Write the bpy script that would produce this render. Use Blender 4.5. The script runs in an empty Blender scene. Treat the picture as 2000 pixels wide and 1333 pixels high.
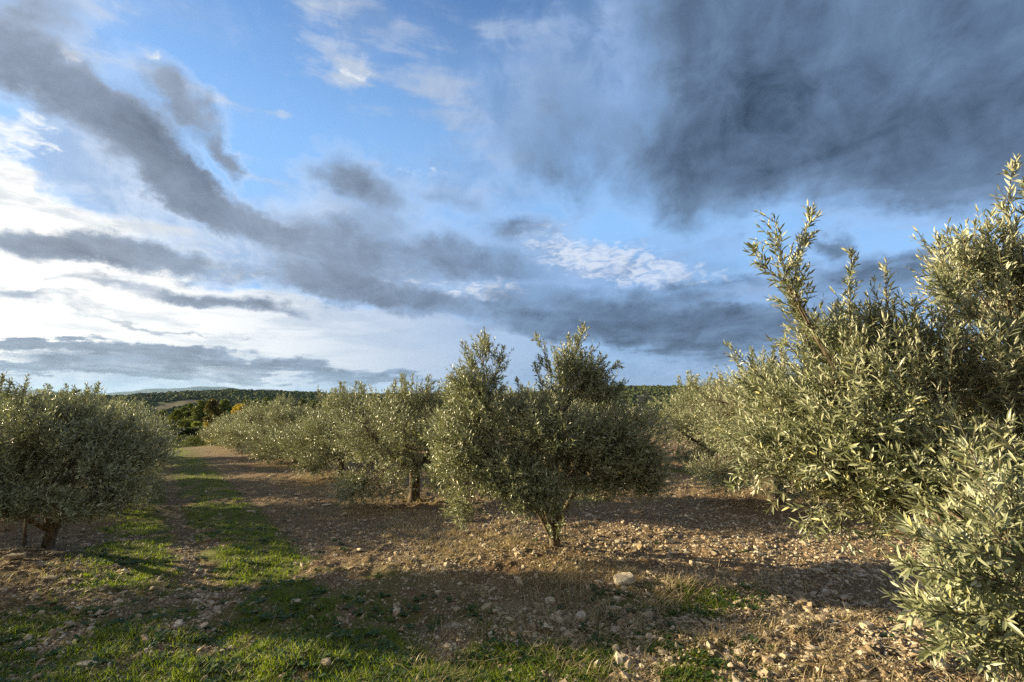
import bpy, math
import numpy as np
from math import radians, pi

scene = bpy.context.scene

# ---------------------------------------------------------------- camera
cam_data = bpy.data.cameras.new('camera')
cam = bpy.data.objects.new('camera', cam_data)
scene.collection.objects.link(cam)
cam.location = (0.0, 0.0, 1.6)
cam.rotation_euler = (radians(90 + 6.74), 0, 0)
cam_data.sensor_width = 36.0
cam_data.lens = 17.0
cam_data.clip_start = 0.05
cam_data.clip_end = 80000.0
scene.camera = cam
scene.view_settings.view_transform = 'Standard'
scene.view_settings.look = 'None'
scene.view_settings.exposure = 1.47
scene.view_settings.gamma = 1.0
scene.cycles.use_denoising = False
scene.cycles.use_adaptive_sampling = True
scene.cycles.adaptive_threshold = 0.006
scene.cycles.max_bounces = 6
scene.cycles.diffuse_bounces = 3
scene.cycles.glossy_bounces = 2
scene.cycles.transmission_bounces = 3
scene.cycles.volume_bounces = 0
scene.cycles.sample_clamp_indirect = 4.0

# ---------------------------------------------------------------- node helper
class NT:
    """Small wrapper that makes shader nodes from python expressions."""
    def __init__(self, tree):
        self.t = tree
    def n(self, kind, **props):
        nd = self.t.nodes.new(kind)
        for k, v in props.items():
            setattr(nd, k, v)
        return nd
    def put(self, sock, v):
        if isinstance(v, bpy.types.NodeSocket):
            self.t.links.new(v, sock)
        elif v is not None:
            if isinstance(v, (tuple, list)) and len(v) == 3 and len(sock.default_value) == 4:
                v = (*v, 1.0)
            sock.default_value = v
    def m(self, op, a, b=None, c=None, clamp=False):
        nd = self.n('ShaderNodeMath', operation=op, use_clamp=clamp)
        self.put(nd.inputs[0], a); self.put(nd.inputs[1], b); self.put(nd.inputs[2], c)
        return nd.outputs[0]
    def v(self, op, a, b=None, scale=None):
        nd = self.n('ShaderNodeVectorMath', operation=op)
        self.put(nd.inputs[0], a); self.put(nd.inputs[1], b)
        if scale is not None: self.put(nd.inputs['Scale'], scale)
        return nd.outputs['Value'] if op in ('LENGTH', 'DOT_PRODUCT', 'DISTANCE') else nd.outputs[0]
    def xyz(self, x, y, z):
        nd = self.n('ShaderNodeCombineXYZ')
        for s, a in zip(nd.inputs, (x, y, z)): self.put(s, a)
        return nd.outputs[0]
    def sep(self, v):
        nd = self.n('ShaderNodeSeparateXYZ'); self.put(nd.inputs[0], v); return nd.outputs
    def noise(self, vec, scale, detail=4, rough=0.55, dist=0.0, color=False, lac=2.0):
        nd = self.n('ShaderNodeTexNoise')
        if vec is not None: self.put(nd.inputs['Vector'], vec)
        nd.inputs['Scale'].default_value = scale; nd.inputs['Detail'].default_value = detail
        nd.inputs['Roughness'].default_value = rough; nd.inputs['Distortion'].default_value = dist
        nd.inputs['Lacunarity'].default_value = lac
        return nd.outputs['Color' if color else 'Fac']
    def ramp(self, x, lo, hi, a=0.0, b=1.0, smooth=True):
        nd = self.n('ShaderNodeMapRange', interpolation_type='SMOOTHSTEP' if smooth else 'LINEAR', clamp=True)
        for i, q in enumerate((x, lo, hi, a, b)): self.put(nd.inputs[i], q)
        return nd.outputs[0]
    def mix(self, f, a, b, blend='MIX'):
        nd = self.n('ShaderNodeMix', data_type='RGBA', blend_type=blend)
        self.put(nd.inputs[0], f); self.put(nd.inputs[6], a); self.put(nd.inputs[7], b)
        return nd.outputs[2]
    def attr(self, name, kind='Fac'):
        return self.n('ShaderNodeAttribute', attribute_name=name).outputs[kind]

# ---------------------------------------------------------------- sun and sky
SUN_EL = radians(14.0)
SUN_AZ = radians(-76.0)          # measured from +Y towards +X
sun_dir = (math.sin(SUN_AZ) * math.cos(SUN_EL), math.cos(SUN_AZ) * math.cos(SUN_EL), math.sin(SUN_EL))
sun_data = bpy.data.lights.new('sun', 'SUN')
sun_data.energy = 5.0
sun_data.angle = radians(0.6)
sun_data.color = (1.0, 0.82, 0.50)
sun = bpy.data.objects.new('sun', sun_data)
scene.collection.objects.link(sun)
from mathutils import Vector
sun.rotation_euler = Vector(sun_dir).to_track_quat('Z', 'Y').to_euler()
sun.location = (-60, 20, 40)

world = bpy.data.worlds.new('World')
scene.world = world
world.use_nodes = True
world.node_tree.nodes.clear()
W = NT(world.node_tree)
# clouds as they lie in the sky: azimuth, elevation, half length, half height (radians), tilt, weight
DARK_CLOUDS = [
    (0.673, 0.507, 0.352, 0.173, 2.788, 1.35),
    (0.362, 0.434, 0.163, 0.145, 2.42, 0.9),
    (0.523, 0.619, 0.297, 0.117, 2.807, 1),
    (0.808, 0.443, 0.173, 0.131, 2.138, 0.7),
    (0.134, 0.538, 0.173, 0.141, 2.741, 0.5),
    (0.089, 0.439, 0.15, 0.077, 2.696, 0.35),
    (0.591, 0.415, 0.203, 0.089, 3.016, 0.6),
    (0.76, 0.367, 0.122, 0.065, 2.868, 0.4),
    (-0.803, 0.448, 0.102, 0.05, 3.018, 1.2),
    (-0.67, 0.386, 0.133, 0.046, 2.663, 1.2),
    (-0.561, 0.337, 0.132, 0.037, 2.913, 1),
    (-0.649, 0.478, 0.087, 0.043, 2.725, 0.8),
    (-0.563, 0.413, 0.049, 0.023, 2.568, 0.8),
    (-0.838, 0.522, 0.1, 0.045, -2.605, 0.6),
    (-0.331, 0.411, 0.112, 0.055, 2.704, 0.9),
    (-0.705, 0.232, 0.213, 0.027, -3.114, 1.2),
    (-0.374, 0.283, 0.194, 0.073, 2.854, 0.75),
    (-0.087, 0.281, 0.283, 0.054, 2.999, 0.65),
    (-0.293, 0.21, 0.215, 0.038, 3.042, 0.8),
    (-0.543, 0.177, 0.174, 0.02, 3.083, 1),
    (-0.766, 0.171, 0.08, 0.015, -2.909, 0.4),
    (0.232, 0.173, 0.459, 0.045, 3.076, 0.85),
    (0.403, 0.115, 0.294, 0.054, 3.098, 0.85),
    (0.454, 0.226, 0.191, 0.034, -3.057, 0.6),
    (0.603, 0.273, 0.049, 0.027, 2.918, 0.8),
    (0.676, 0.205, 0.126, 0.041, -2.991, 0.8),
    (0.011, 0.345, 0.087, 0.026, 3.138, 0.6),
    (-0.132, 0.394, 0.117, 0.04, 2.883, 0.4),
    (-0.686, 0.073, 0.168, 0.016, 3.11, 1.2),
    (-0.733, 0.047, 0.228, 0.014, 3.112, 1.2),
    (-0.436, 0.057, 0.225, 0.021, 3.09, 0.8),
    (-0.791, 0.133, 0.108, 0.01, -3.109, 0.6),
    (-0.622, 0.119, 0.214, 0.009, 3.116, 0.5),
    (-0.178, 0.034, 0.299, 0.019, 3.112, 0.5),
    (-0.808, 0.085, 0.057, 0.01, 3.027, 0.7),
    (0.106, 0.134, 0.336, 0.032, 3.078, 0.6),
]
BRIGHT_CLOUDS = [
    (-0.623, 0.136, 0.503, 0.082, 3.072, 1.3),
    (-0.502, 0.037, 0.131, 0.013, 3.004, 1),
    (-0.053, 0.124, 0.21, 0.032, 3.01, 0.6),
    (-0.813, 0.145, 0.425, 0.138, 3.066, 1),
    (-0.858, 0.313, 0.089, 0.061, 1.862, 0.9),
    (-0.833, 0.257, 0.169, 0.043, 2.954, 0.7),
    (-0.439, 0.118, 0.518, 0.072, 3.09, 1),
    (-0.106, 0.092, 0.334, 0.044, 3.099, 0.7),
    (0.162, 0.293, 0.2, 0.048, 2.9, 0.75),
    (-0.406, 0.61, 0.099, 0.06, 0.49, 0.45),
    (-0.339, 0.587, 0.051, 0.032, 0.452, 0.6),
    (-0.18, 0.602, 0.107, 0.065, 2.763, 0.45),
    (-0.303, 0.684, 0.152, 0.053, 3.091, 0.3),
    (-0.112, 0.556, 0.085, 0.061, 2.492, 0.3),
    (0.034, 0.634, 0.128, 0.092, 2.729, 0.35),
    (0.227, 0.676, 0.138, 0.094, 2.34, 0.4),
    (-0.538, 0.586, 0.054, 0.035, 0.487, 0.25),
    (-0.576, 0.538, 0.044, 0.028, 0.707, 0.35),
    (-0.479, 0.511, 0.028, 0.017, -2.822, 0.3),
    (-0.795, 0.49, 0.021, 0.01, 2.813, 0.7),
    (-0.69, 0.527, 0.018, 0.007, -2.757, 0.3),
    (0.478, 0.205, 0.144, 0.028, -3.052, 0.5),
    (0.307, 0.043, 0.439, 0.045, 3.131, 0.6),
    (0.785, 0.322, 0.071, 0.049, 2.662, 0.35),
    (-0.594, 0.455, 0.239, 0.051, 2.673, 0.15),
    (-0.689, 0.285, 0.265, 0.049, 3.05, 0.4),
    (-0.043, 0.23, 0.118, 0.031, -3.132, 0.6),
    (-0.527, 0.053, 0.072, 0.014, 2.97, 0.9),
    (0, 0.488, 0.089, 0.055, 0, 0.3),
]
VEIL_CLOUDS = [
    (0.068, 0.549, 0.312, 0.184, -3.041, 0.8),
    (0.29, 0.645, 0.205, 0.168, 2.421, 0.8),
    (-0.375, 0.302, 0.304, 0.106, 2.986, 0.8),
    (-0.656, 0.292, 0.264, 0.091, 3.032, 0.7),
    (-0.108, 0.218, 0.431, 0.114, 3.078, 0.9),
    (0.264, 0.222, 0.456, 0.101, 3.095, 0.9),
    (-0.66, 0.597, 0.268, 0.061, -2.956, 0.25),
    (-0.847, 0.499, 0.13, 0.067, -2.79, 0.5),
    (-0.762, 0.396, 0.152, 0.096, 2.512, 0.7),
    (0.662, 0.372, 0.329, 0.087, 2.996, 0.8),
    (0.681, 0.18, 0.232, 0.074, -3.101, 0.8),
    (0.472, 0.092, 0.35, 0.075, 3.102, 1),
    (-0.382, 0.032, 0.774, 0.037, 3.131, 0.8),
    (0.354, 0.042, 0.492, 0.049, 3.13, 0.7),
    (-0.771, 0.021, 0.408, 0.027, 3.112, 0.8),
    (-0.331, 0.411, 0.142, 0.077, 2.807, 0.5),
    (-0.11, 0.39, 0.211, 0.069, 2.873, 0.5),
    (-0.54, 0.501, 0.094, 0.051, 2.936, 0.2),
    (-0.381, 0.607, 0.121, 0.09, 0.34, 0.3),
    (-0.292, 0.675, 0.153, 0.061, 3.098, 0.35),
    (0.768, 0.452, 0.204, 0.155, 2.338, 0.5),
]
SPECKLED_CLOUDS = [
    (0.173, 0.293, 0.179, 0.05, 2.896, 1),
    (0.334, 0.237, 0.154, 0.03, -3.131, 0.8),
    (-0.826, 0.352, 0.062, 0.042, 1.227, 1),
    (-0.831, 0.396, 0.03, 0.014, 3.086, 0.8),
    (-0.751, 0.271, 0.094, 0.012, 3.061, 0.8),
    (-0.339, 0.587, 0.041, 0.031, 0.313, 0.6),
    (-0.219, 0.455, 0.116, 0.02, -3.128, 0.45),
    (-0.795, 0.49, 0.024, 0.011, 2.814, 0.9),
    (-0.686, 0.527, 0.019, 0.007, -2.755, 0.9),
    (-0.316, 0.298, 0.193, 0.059, 2.887, 0.4),
    (-0.15, 0.217, 0.258, 0.052, 3.002, 0.45),
    (-0.449, 0.302, 0.122, 0.038, 2.817, 0.4),
    (-0.522, 0.237, 0.147, 0.018, 3.115, 0.7),
    (-0.054, 0.229, 0.107, 0.026, -3.129, 0.7),
    (-0.535, 0.039, 0.095, 0.02, 3.041, 0.7),
    (-0.696, 0.363, 0.11, 0.024, 2.602, 0.3),
]

def build_sky():
    sky = W.n('ShaderNodeTexSky')
    sky.sky_type = 'NISHITA'; sky.sun_disc = False
    sky.sun_elevation = SUN_EL; sky.sun_rotation = SUN_AZ
    sky.altitude = 200; sky.air_density = 1.0; sky.dust_density = 0.6; sky.ozone_density = 2.5
    co = W.n('ShaderNodeTexCoord').outputs['Generated']
    x, y, z = W.sep(co)
    az = W.m('ARCTAN2', x, y)
    el = W.m('ARCSINE', W.m('MINIMUM', W.m('MAXIMUM', z, -1.0), 1.0))
    zz = W.m('ADD', W.m('MAXIMUM', z, 0.0), 0.10)
    plane = W.xyz(W.m('DIVIDE', x, zz), W.m('DIVIDE', y, zz), 0.0)       # a flat cloud layer seen in perspective
    ang = W.xyz(az, el, 0.0)
    # wind-blown edges
    w1 = W.v('SUBTRACT', W.noise(plane, 1.1, 5, 0.6, color=True), (0.5, 0.5, 0.5))
    w2 = W.v('SUBTRACT', W.noise(ang, 9.0, 8, 0.66, color=True), (0.5, 0.5, 0.5))
    wv = W.v('ADD', W.v('MULTIPLY', w1, (0.20, 0.085, 0)), W.v('MULTIPLY', w2, (0.15, 0.085, 0)))
    p = W.v('ADD', ang, wv)
    def field(blobs):
        acc = None
        for (a, e, ra, re, t, wt) in blobs:
            mp = W.n('ShaderNodeMapping', vector_type='TEXTURE')
            W.put(mp.inputs['Vector'], p)
            mp.inputs['Location'].default_value = (a, e, 0)
            mp.inputs['Rotation'].default_value = (0, 0, t)
            mp.inputs['Scale'].default_value = (ra * 1.25, re * 1.25, 1)
            g = W.n('ShaderNodeTexGradient', gradient_type='SPHERICAL')
            W.put(g.inputs[0], mp.outputs[0])
            acc = W.m('MULTIPLY', g.outputs['Fac'], wt) if acc is None else W.m('MULTIPLY_ADD', g.outputs['Fac'], wt, acc)
        return acc
    dark = field(DARK_CLOUDS)
    white = field(BRIGHT_CLOUDS)
    veil = field(VEIL_CLOUDS)
    speck = field(SPECKLED_CLOUDS)
    streak = W.v('MULTIPLY', plane, (1.25, 0.75, 1.0))
    n1 = W.noise(streak, 1.6, 10, 0.64, 0.5)
    n2 = W.noise(ang, 10.0, 10, 0.64, 0.5)
    n3 = W.noise(W.v('MULTIPLY', ang, (1.0, 5.0, 1.0)), 4.5, 7, 0.6, 0.3)
    nn = W.m('ADD', W.m('MULTIPLY', n1, 0.5), W.m('MULTIPLY', n2, 0.5))
    # nearness to the sun's side of the sky
    sunp = W.v('DOT_PRODUCT', co, (math.sin(SUN_AZ), math.cos(SUN_AZ), 0.10))
    glow = W.ramp(sunp, 0.05, 0.98)
    low = W.ramp(el, 0.0, 0.62, 1.0, 0.0)
    base = W.v('MULTIPLY', sky.outputs[0], (0.135, 0.17, 0.21))
    base = W.mix(W.ramp(el, 0.82, 0.3, 0.0, 0.85), base, (0.30, 0.56, 0.95))
    base = W.mix(W.m('MULTIPLY', low, W.ramp(el, 0.16, 0.0, 0.0, 0.7)), base, (0.48, 0.54, 0.62))
    # thin bright cloud
    wf = W.ramp(W.m('ADD', white, W.m('MULTIPLY', W.m('SUBTRACT', W.m('ADD', W.m('MULTIPLY', nn, 0.35), W.m('MULTIPLY', n3, 0.65)), 0.5), 3.0)), 0.10, 0.75)
    wcol = W.mix(glow, (0.40, 0.54, 0.80), (1.0, 0.96, 0.87))
    lit = W.ramp(sunp, 0.30, 0.90, 0.78, 1.16)
    wcol = W.v('SCALE', wcol, scale=lit)
    wcol = W.mix(W.m('MULTIPLY', W.ramp(n3, 0.44, 0.60), 0.75), wcol, W.mix(glow, (0.34, 0.44, 0.62), (0.62, 0.66, 0.70)))
    c = W.mix(W.m('MULTIPLY', wf, W.ramp(sunp, 0.2, 0.8, 0.72, 0.95)), base, wcol)
    # soft grey veils
    vf = W.ramp(W.m('ADD', veil, W.m('MULTIPLY', W.m('SUBTRACT', W.m('ADD', W.m('MULTIPLY', n1, 0.6), W.m('MULTIPLY', n3, 0.4)), 0.5), 1.6)), 0.0, 0.85)
    vcol = W.mix(W.ramp(n2, 0.35, 0.68), W.mix(glow, (0.16, 0.27, 0.47), (0.38, 0.45, 0.58)), W.mix(glow, (0.28, 0.42, 0.70), (0.78, 0.80, 0.83)))
    vf = W.m('MULTIPLY', vf, W.m('SUBTRACT', 1.0, W.m('MULTIPLY', W.m('MULTIPLY', wf, glow), 0.55)))
    c = W.mix(W.m('MULTIPLY', vf, 0.66), c, vcol)
    # small bright flakes of high cloud
    nf = W.noise(W.v('MULTIPLY', ang, (1.0, 2.2, 1.0)), 34.0, 5, 0.6, 0.8)
    sf = W.ramp(W.m('ADD', W.m('MULTIPLY', speck, 0.7), W.m('MULTIPLY', W.m('SUBTRACT', nf, 0.5), 1.9)), 0.18, 0.80)
    c = W.mix(W.m('MULTIPLY', W.m('MULTIPLY', sf, W.ramp(speck, 0.0, 0.5)), 0.62), c, W.mix(glow, (0.80, 0.84, 0.92), (1.05, 1.03, 0.98)))
    # thick grey cloud
    dv = W.m('ADD', dark, W.m('MULTIPLY', W.m('SUBTRACT', nn, 0.5), 1.15))
    df = W.ramp(dv, 0.11, 0.66)
    n4 = W.noise(W.v('ADD', streak, (7.3, 2.1, 0)), 2.0, 10, 0.58, 0.5)
    tx = W.m('ADD', W.m('MULTIPLY', W.m('SUBTRACT', n2, 0.5), 1.5), W.m('MULTIPLY', W.m('SUBTRACT', n4, 0.5), 1.7))
    core = W.ramp(W.m('ADD', W.m('MINIMUM', dark, 0.85), tx), 0.04, 1.40, smooth=False)
    edge_c = W.mix(glow, (0.20, 0.31, 0.50), (0.40, 0.48, 0.61))
    core_c = W.mix(glow, (0.022, 0.036, 0.064), (0.13, 0.155, 0.21))
    dcol = W.mix(core, edge_c, core_c)
    rim = W.m('MULTIPLY', W.ramp(dv, 0.02, 0.20), W.ramp(dv, 0.42, 0.22))
    c = W.mix(W.m('MULTIPLY', rim, 0.12), c, W.mix(glow, (0.48, 0.62, 0.88), (1.0, 0.98, 0.93)))
    c = W.mix(W.m('MULTIPLY', df, 0.95), c, dcol)
    # unseen broken cloud behind the camera, added as warm fill light
    back_fill = W.mix(W.ramp(n1, 0.40, 0.62), (0.22, 0.25, 0.30), (0.58, 0.53, 0.46))
    c = W.mix(W.ramp(y, 0.25, -0.25), c, back_fill)
    # below the horizon
    c = W.mix(W.ramp(z, -0.02, 0.0, 1.0, 0.0), c, (0.10, 0.10, 0.09))
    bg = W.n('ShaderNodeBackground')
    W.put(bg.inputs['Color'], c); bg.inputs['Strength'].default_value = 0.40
    out = W.n('ShaderNodeOutputWorld')
    W.t.links.new(bg.outputs[0], out.inputs['Surface'])
build_sky()

# ================================================================= helpers
RNG = np.random.default_rng(7)

def new_mesh(name, V, F, mats, attrs=None, matidx=None, smooth=False, parent=None, loc=None):
    """V (n,3), F = list of integer arrays (m,k) -> one linked object."""
    if not isinstance(F, (list, tuple)): F = [F]
    F = [np.asarray(f) for f in F if len(f)]
    me = bpy.data.meshes.new(name)
    V = np.asarray(V, dtype=np.float32)
    me.vertices.add(len(V)); me.vertices.foreach_set('co', V.ravel())
    loops = np.concatenate([f.ravel() for f in F]).astype(np.int32)
    tot = np.concatenate([np.full(len(f), f.shape[1]) for f in F]).astype(np.int32)
    start = np.concatenate([[0], np.cumsum(tot)[:-1]]).astype(np.int32)
    me.loops.add(len(loops)); me.loops.foreach_set('vertex_index', loops)
    me.polygons.add(len(tot)); me.polygons.foreach_set('loop_start', start); me.polygons.foreach_set('loop_total', tot)
    if matidx is not None: me.polygons.foreach_set('material_index', np.asarray(matidx, dtype=np.int32))
    me.polygons.foreach_set('use_smooth', np.full(len(tot), smooth, dtype=bool))
    for m in (mats if isinstance(mats, (list, tuple)) else [mats]): me.materials.append(m)
    for k, a in (attrs or {}).items():
        at = me.attributes.new(k, 'FLOAT', 'POINT'); at.data.foreach_set('value', np.asarray(a, dtype=np.float32).ravel())
    me.update(); me.validate(verbose=False)
    ob = bpy.data.objects.new(name, me)
    scene.collection.objects.link(ob)
    if parent is not None: ob.parent = parent
    if loc is not None: ob.location = loc
    return ob

def tag(o, label=None, category=None, group=None, kind=None):
    if label: o['label'] = label
    if category: o['category'] = category
    if group: o['group'] = group
    if kind: o['kind'] = kind
    return o

def root(name, loc, label, category, group=None):
    o = bpy.data.objects.new(name, None)
    o.empty_display_size = 0.2
    scene.collection.objects.link(o); o.location = loc
    return tag(o, label, category, group)

# value noise on numpy arrays
_perm = np.random.default_rng(3).permutation(4096)
_val = np.random.default_rng(4).random(4096)
def _h(i, j, k=0):
    return _val[_perm[(_perm[(_perm[i & 4095] + j) & 4095] + k) & 4095]]
def vnoise(x, y, seed=0):
    xi = np.floor(x).astype(np.int64); yi = np.floor(y).astype(np.int64)
    fx = x - xi; fy = y - yi
    fx = fx * fx * (3 - 2 * fx); fy = fy * fy * (3 - 2 * fy)
    a = _h(xi, yi, seed); b = _h(xi + 1, yi, seed); c = _h(xi, yi + 1, seed); d = _h(xi + 1, yi + 1, seed)
    return (a * (1 - fx) + b * fx) * (1 - fy) + (c * (1 - fx) + d * fx) * fy
def fbm(x, y, oct=4, seed=0, gain=0.5):
    s = 0; a = 1; t = 0
    for o in range(oct):
        s = s + a * vnoise(x * 2 ** o + 17.3 * o, y * 2 ** o - 9.1 * o, seed + o); t += a; a *= gain
    return s / t
def sstep(x, a, b):
    t = np.clip((x - a) / (b - a), 0, 1); return t * t * (3 - 2 * t)

# orchard rows run along DV; NV points to the right across the rows
DV = np.array([-0.596, 0.803]); NV = np.array([0.803, 0.596])
_ga = np.array([-400, -60, 4, 8, 15, 22, 30, 34, 60, 95, 150, 300, 600])
_gh = np.array([3.0, 0.5, 0.0, -0.13, -0.28, -0.52, -0.92, -1.25, -3.3, -6.5, -14, -38, -60.0])
def ground_h(x, y):
    """smooth lie of the land"""
    al = DV[0] * x + DV[1] * y
    r = np.hypot(x, y)
    hh = np.interp(al, _ga, _gh)
    side = np.interp(r, [0, 30, 50, 120, 300, 600], [6, 4, -1, -8, -38, -60])
    return np.minimum(hh, side)
def relief(x, y):
    """clods, ruts and bumps"""
    n = NV[0] * x + NV[1] * y
    rut = -0.035 * np.exp(-((n - 0.50) / 0.16) ** 2) - 0.035 * np.exp(-((n - 1.62) / 0.17) ** 2)
    ridge = 0.05 * np.exp(-((n - 3.5) / 0.55) ** 2) + 0.05 * np.exp(-((n + 0.95) / 0.5) ** 2)
    m = (fbm(x * 1.3, y * 1.3, 3, 11) - 0.5) * 0.11
    clod = np.maximum(fbm(x * 7, y * 7, 4, 21, 0.6) - 0.45, 0) * 0.09
    bare = np.clip(1.15 - grass_amount(x, y), 0.25, 1)
    return rut + ridge + m + clod * bare
def grass_amount(x, y):
    n = NV[0] * x + NV[1] * y; al = DV[0] * x + DV[1] * y
    w = (fbm(x * 0.9, y * 0.9, 3, 31) - 0.5) * 1.0
    k = fbm(x * 2.6, y * 2.6, 4, 41, 0.6)
    strip = np.exp(-((n + w * 0.2 - 1.04) / 0.42) ** 2) * sstep(al, 1.5, 4) * (1.05 + 1.2 * sstep(al, 4, 8))
    left = 1.3 * np.exp(-((n + w * 0.3 + 0.05) / 0.42) ** 2) * sstep(al, 5.0, 6.5)
    fore = sstep(4.1 + w * 0.9 - y, 0.0, 1.0) * sstep(1.75 + w * 0.8 - x * 0.9, 0.0, 1.0)
    midf = 0.80 * sstep(2.1 + w - n, 0, 1.4) * sstep(n, -0.6, 0.5) * sstep(7.0 - al, 0, 3)
    nxt = 0.8 * np.exp(-((n - 9.7 + w) / 0.35) ** 2) + 0.8 * np.exp(-((n - 5.9 + w * .5) / 0.3) ** 2) * sstep(al, 4.5, 7)
    far = sstep(al, 33, 36) * 1.0
    fore = fore * (0.30 + 0.85 * sstep(fbm(x * 4.5 + 3, y * 4.5, 4, 77, 0.6), 0.40, 0.60))
    patch = 0.8 * np.exp(-(((x - 1.45) / 0.75) ** 2 + ((y - 3.95) / 0.32) ** 2)) + 1.5 * np.exp(-(((x + 3.0) / 0.95) ** 2 + ((y - 3.1) / 0.8) ** 2))
    g = np.maximum.reduce([strip, left, fore, midf, nxt, far, patch])
    ruts = np.exp(-((n - 0.46) / 0.13) ** 2) + np.exp(-((n - 1.62) / 0.15) ** 2)
    g = g * (1 - 0.85 * ruts * sstep(al, 3.6, 5.0))
    run = np.exp(-((n - 1.04) / 0.42) ** 2) * sstep(al, 9, 15) * 0.8
    return np.clip(np.maximum(g * sstep(k, 0.26, 0.56) * 1.45, run), 0, 1)
def straw_amount(x, y):
    n = NV[0] * x + NV[1] * y; al = DV[0] * x + DV[1] * y
    w = (fbm(x * 0.8 + 5, y * 0.8, 3, 51) - 0.5) * 1.4
    k = fbm(x * 2.2 + 9, y * 2.2, 4, 61, 0.6)
    row = 1.9 * np.exp(-((n + w * .5 - 3.2) / 0.6) ** 2)
    row = row * (1 - 0.9 * np.exp(-(((x - 0.45) / 0.9) ** 2 + ((y - 5.0) / 0.45) ** 2)))
    rowl = 0.45 * np.exp(-((n + w * .4 + 0.9) / 0.5) ** 2)
    fore = 0.5 * sstep(n, 1.6, 3.0) * sstep(5.2 - y + w * .5, 0, 1.2) * sstep(3.0 - x, 0, 1.0)
    nxt = 0.8 * np.exp(-((n - 8.7 + w) / 0.7) ** 2)
    mid = np.maximum(0.5 * sstep(n, 1.7, 2.2) * sstep(3.4 - n, 0, .6), 0.30 * sstep(5.0 - y, 0, 1.5) * sstep(k, .4, .6))
    return np.clip(np.maximum.reduce([row, rowl, fore, nxt, mid]) * sstep(k, 0.36, 0.62) * 1.25 * (1 - 0.8 * sstep(4.2 - y, 0, .8) * sstep(-.4 - x, 0, .8)) * (1 - 0.8 * sstep(3.6 - y, 0, .4) * sstep(x, .5, 1.1)), 0, 1)
def gz(x, y):
    x = np.asarray(x, dtype=float); y = np.asarray(y, dtype=float)
    return ground_h(x, y) + relief(x, y) * np.clip(1.5 - np.hypot(x, y) / 60, 0, 1)

# ================================================================= materials
def new_mat(name):
    m = bpy.data.materials.new(name); m.use_nodes = True
    m.node_tree.nodes.clear()
    return m, NT(m.node_tree)
def finish(nt, surf=None, disp=None, vol=None):
    o = nt.n('ShaderNodeOutputMaterial')
    if surf is not None: nt.t.links.new(surf, o.inputs['Surface'])
    if vol is not None: nt.t.links.new(vol, o.inputs['Volume'])
def principled(nt, color, rough=0.8, spec=0.3, normal=None):
    p = nt.n('ShaderNodeBsdfPrincipled')
    nt.put(p.inputs['Base Color'], color); nt.put(p.inputs['Roughness'], rough)
    nt.put(p.inputs['Specular IOR Level'], spec)
    if normal is not None: nt.put(p.inputs['Normal'], normal)
    return p.outputs[0]
def bump(nt, h, dist, strength=1.0):
    b = nt.n('ShaderNodeBump'); nt.put(b.inputs['Height'], h)
    b.inputs['Distance'].default_value = dist; b.inputs['Strength'].default_value = strength
    return b.outputs[0]
def objpos(nt):
    return nt.n('ShaderNodeNewGeometry').outputs['Position']

def mat_ground():
    m, t = new_mat('stony_soil')
    p = objpos(t)
    big = t.noise(p, 0.7, 4); mid = t.noise(p, 6.0, 5, 0.6); fine = t.noise(p, 45.0, 4, 0.65); grit = t.noise(p, 160.0, 3, 0.6)
    c = t.mix(t.ramp(big, 0.35, 0.65), (0.140, 0.100, 0.058), (0.158, 0.100, 0.052))
    c = t.mix(t.ramp(mid, 0.4, 0.7, 0, 0.7), c, (0.085, 0.048, 0.024))
    # pale stone chips pressed in the soil
    vo = t.n('ShaderNodeTexVoronoi'); t.put(vo.inputs['Vector'], p); vo.inputs['Scale'].default_value = 38.0; vo.inputs['Randomness'].default_value = 1.0
    cs = t.sep(vo.outputs['Color'])
    chip = t.m('MULTIPLY', t.ramp(vo.outputs['Distance'], 0.42, 0.30), t.m('GREATER_THAN', cs[0], 0.55))
    vo2 = t.n('ShaderNodeTexVoronoi'); t.put(vo2.inputs['Vector'], p); vo2.inputs['Scale'].default_value = 90.0
    cs2 = t.sep(vo2.outputs['Color'])
    chip2 = t.m('MULTIPLY', t.ramp(vo2.outputs['Distance'], 0.45, 0.3), t.m('GREATER_THAN', cs2[1], 0.5))
    stone = t.mix(cs[2], (0.38, 0.28, 0.17), (0.60, 0.50, 0.35))
    bare = t.m('SUBTRACT', 1.0, t.m('MULTIPLY', t.attr('green'), 0.8))
    c = t.mix(t.m('MULTIPLY', t.m('MULTIPLY', chip2, bare), 0.6), c, stone)
    c = t.mix(t.m('MULTIPLY', t.m('MULTIPLY', chip, bare), 0.8), c, stone)
    c = t.mix(t.ramp(fine, 0.45, 0.75, 0, 0.5), c, (0.24, 0.18, 0.12))
    g = t.mix(t.ramp(fine, 0.3, 0.7), (0.055, 0.085, 0.010), (0.135, 0.170, 0.024))
    c = t.mix(t.m('MULTIPLY', t.attr('green'), 0.75), c, g)
    s = t.mix(t.ramp(grit, 0.3, 0.7), (0.20, 0.15, 0.085), (0.34, 0.27, 0.15))
    c = t.mix(t.m('MULTIPLY', t.attr('straw'), 0.45), c, s)
    c = t.mix(t.ramp(t.attr('distance'), 45, 160), c, t.mix(t.ramp(t.noise(p, 0.02, 4), 0.4, 0.6), (0.05, 0.07, 0.028), (0.10, 0.10, 0.045)))
    h = t.m('ADD', t.m('MULTIPLY', fine, 0.5), t.m('ADD', t.m('MULTIPLY', grit, 0.2), t.m('ADD', t.m('MULTIPLY', chip, 0.35), t.m('MULTIPLY', chip2, 0.15))))
    finish(t, principled(t, c, 0.95, 0.15, bump(t, h, 0.025, 0.9)))
    return m
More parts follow.
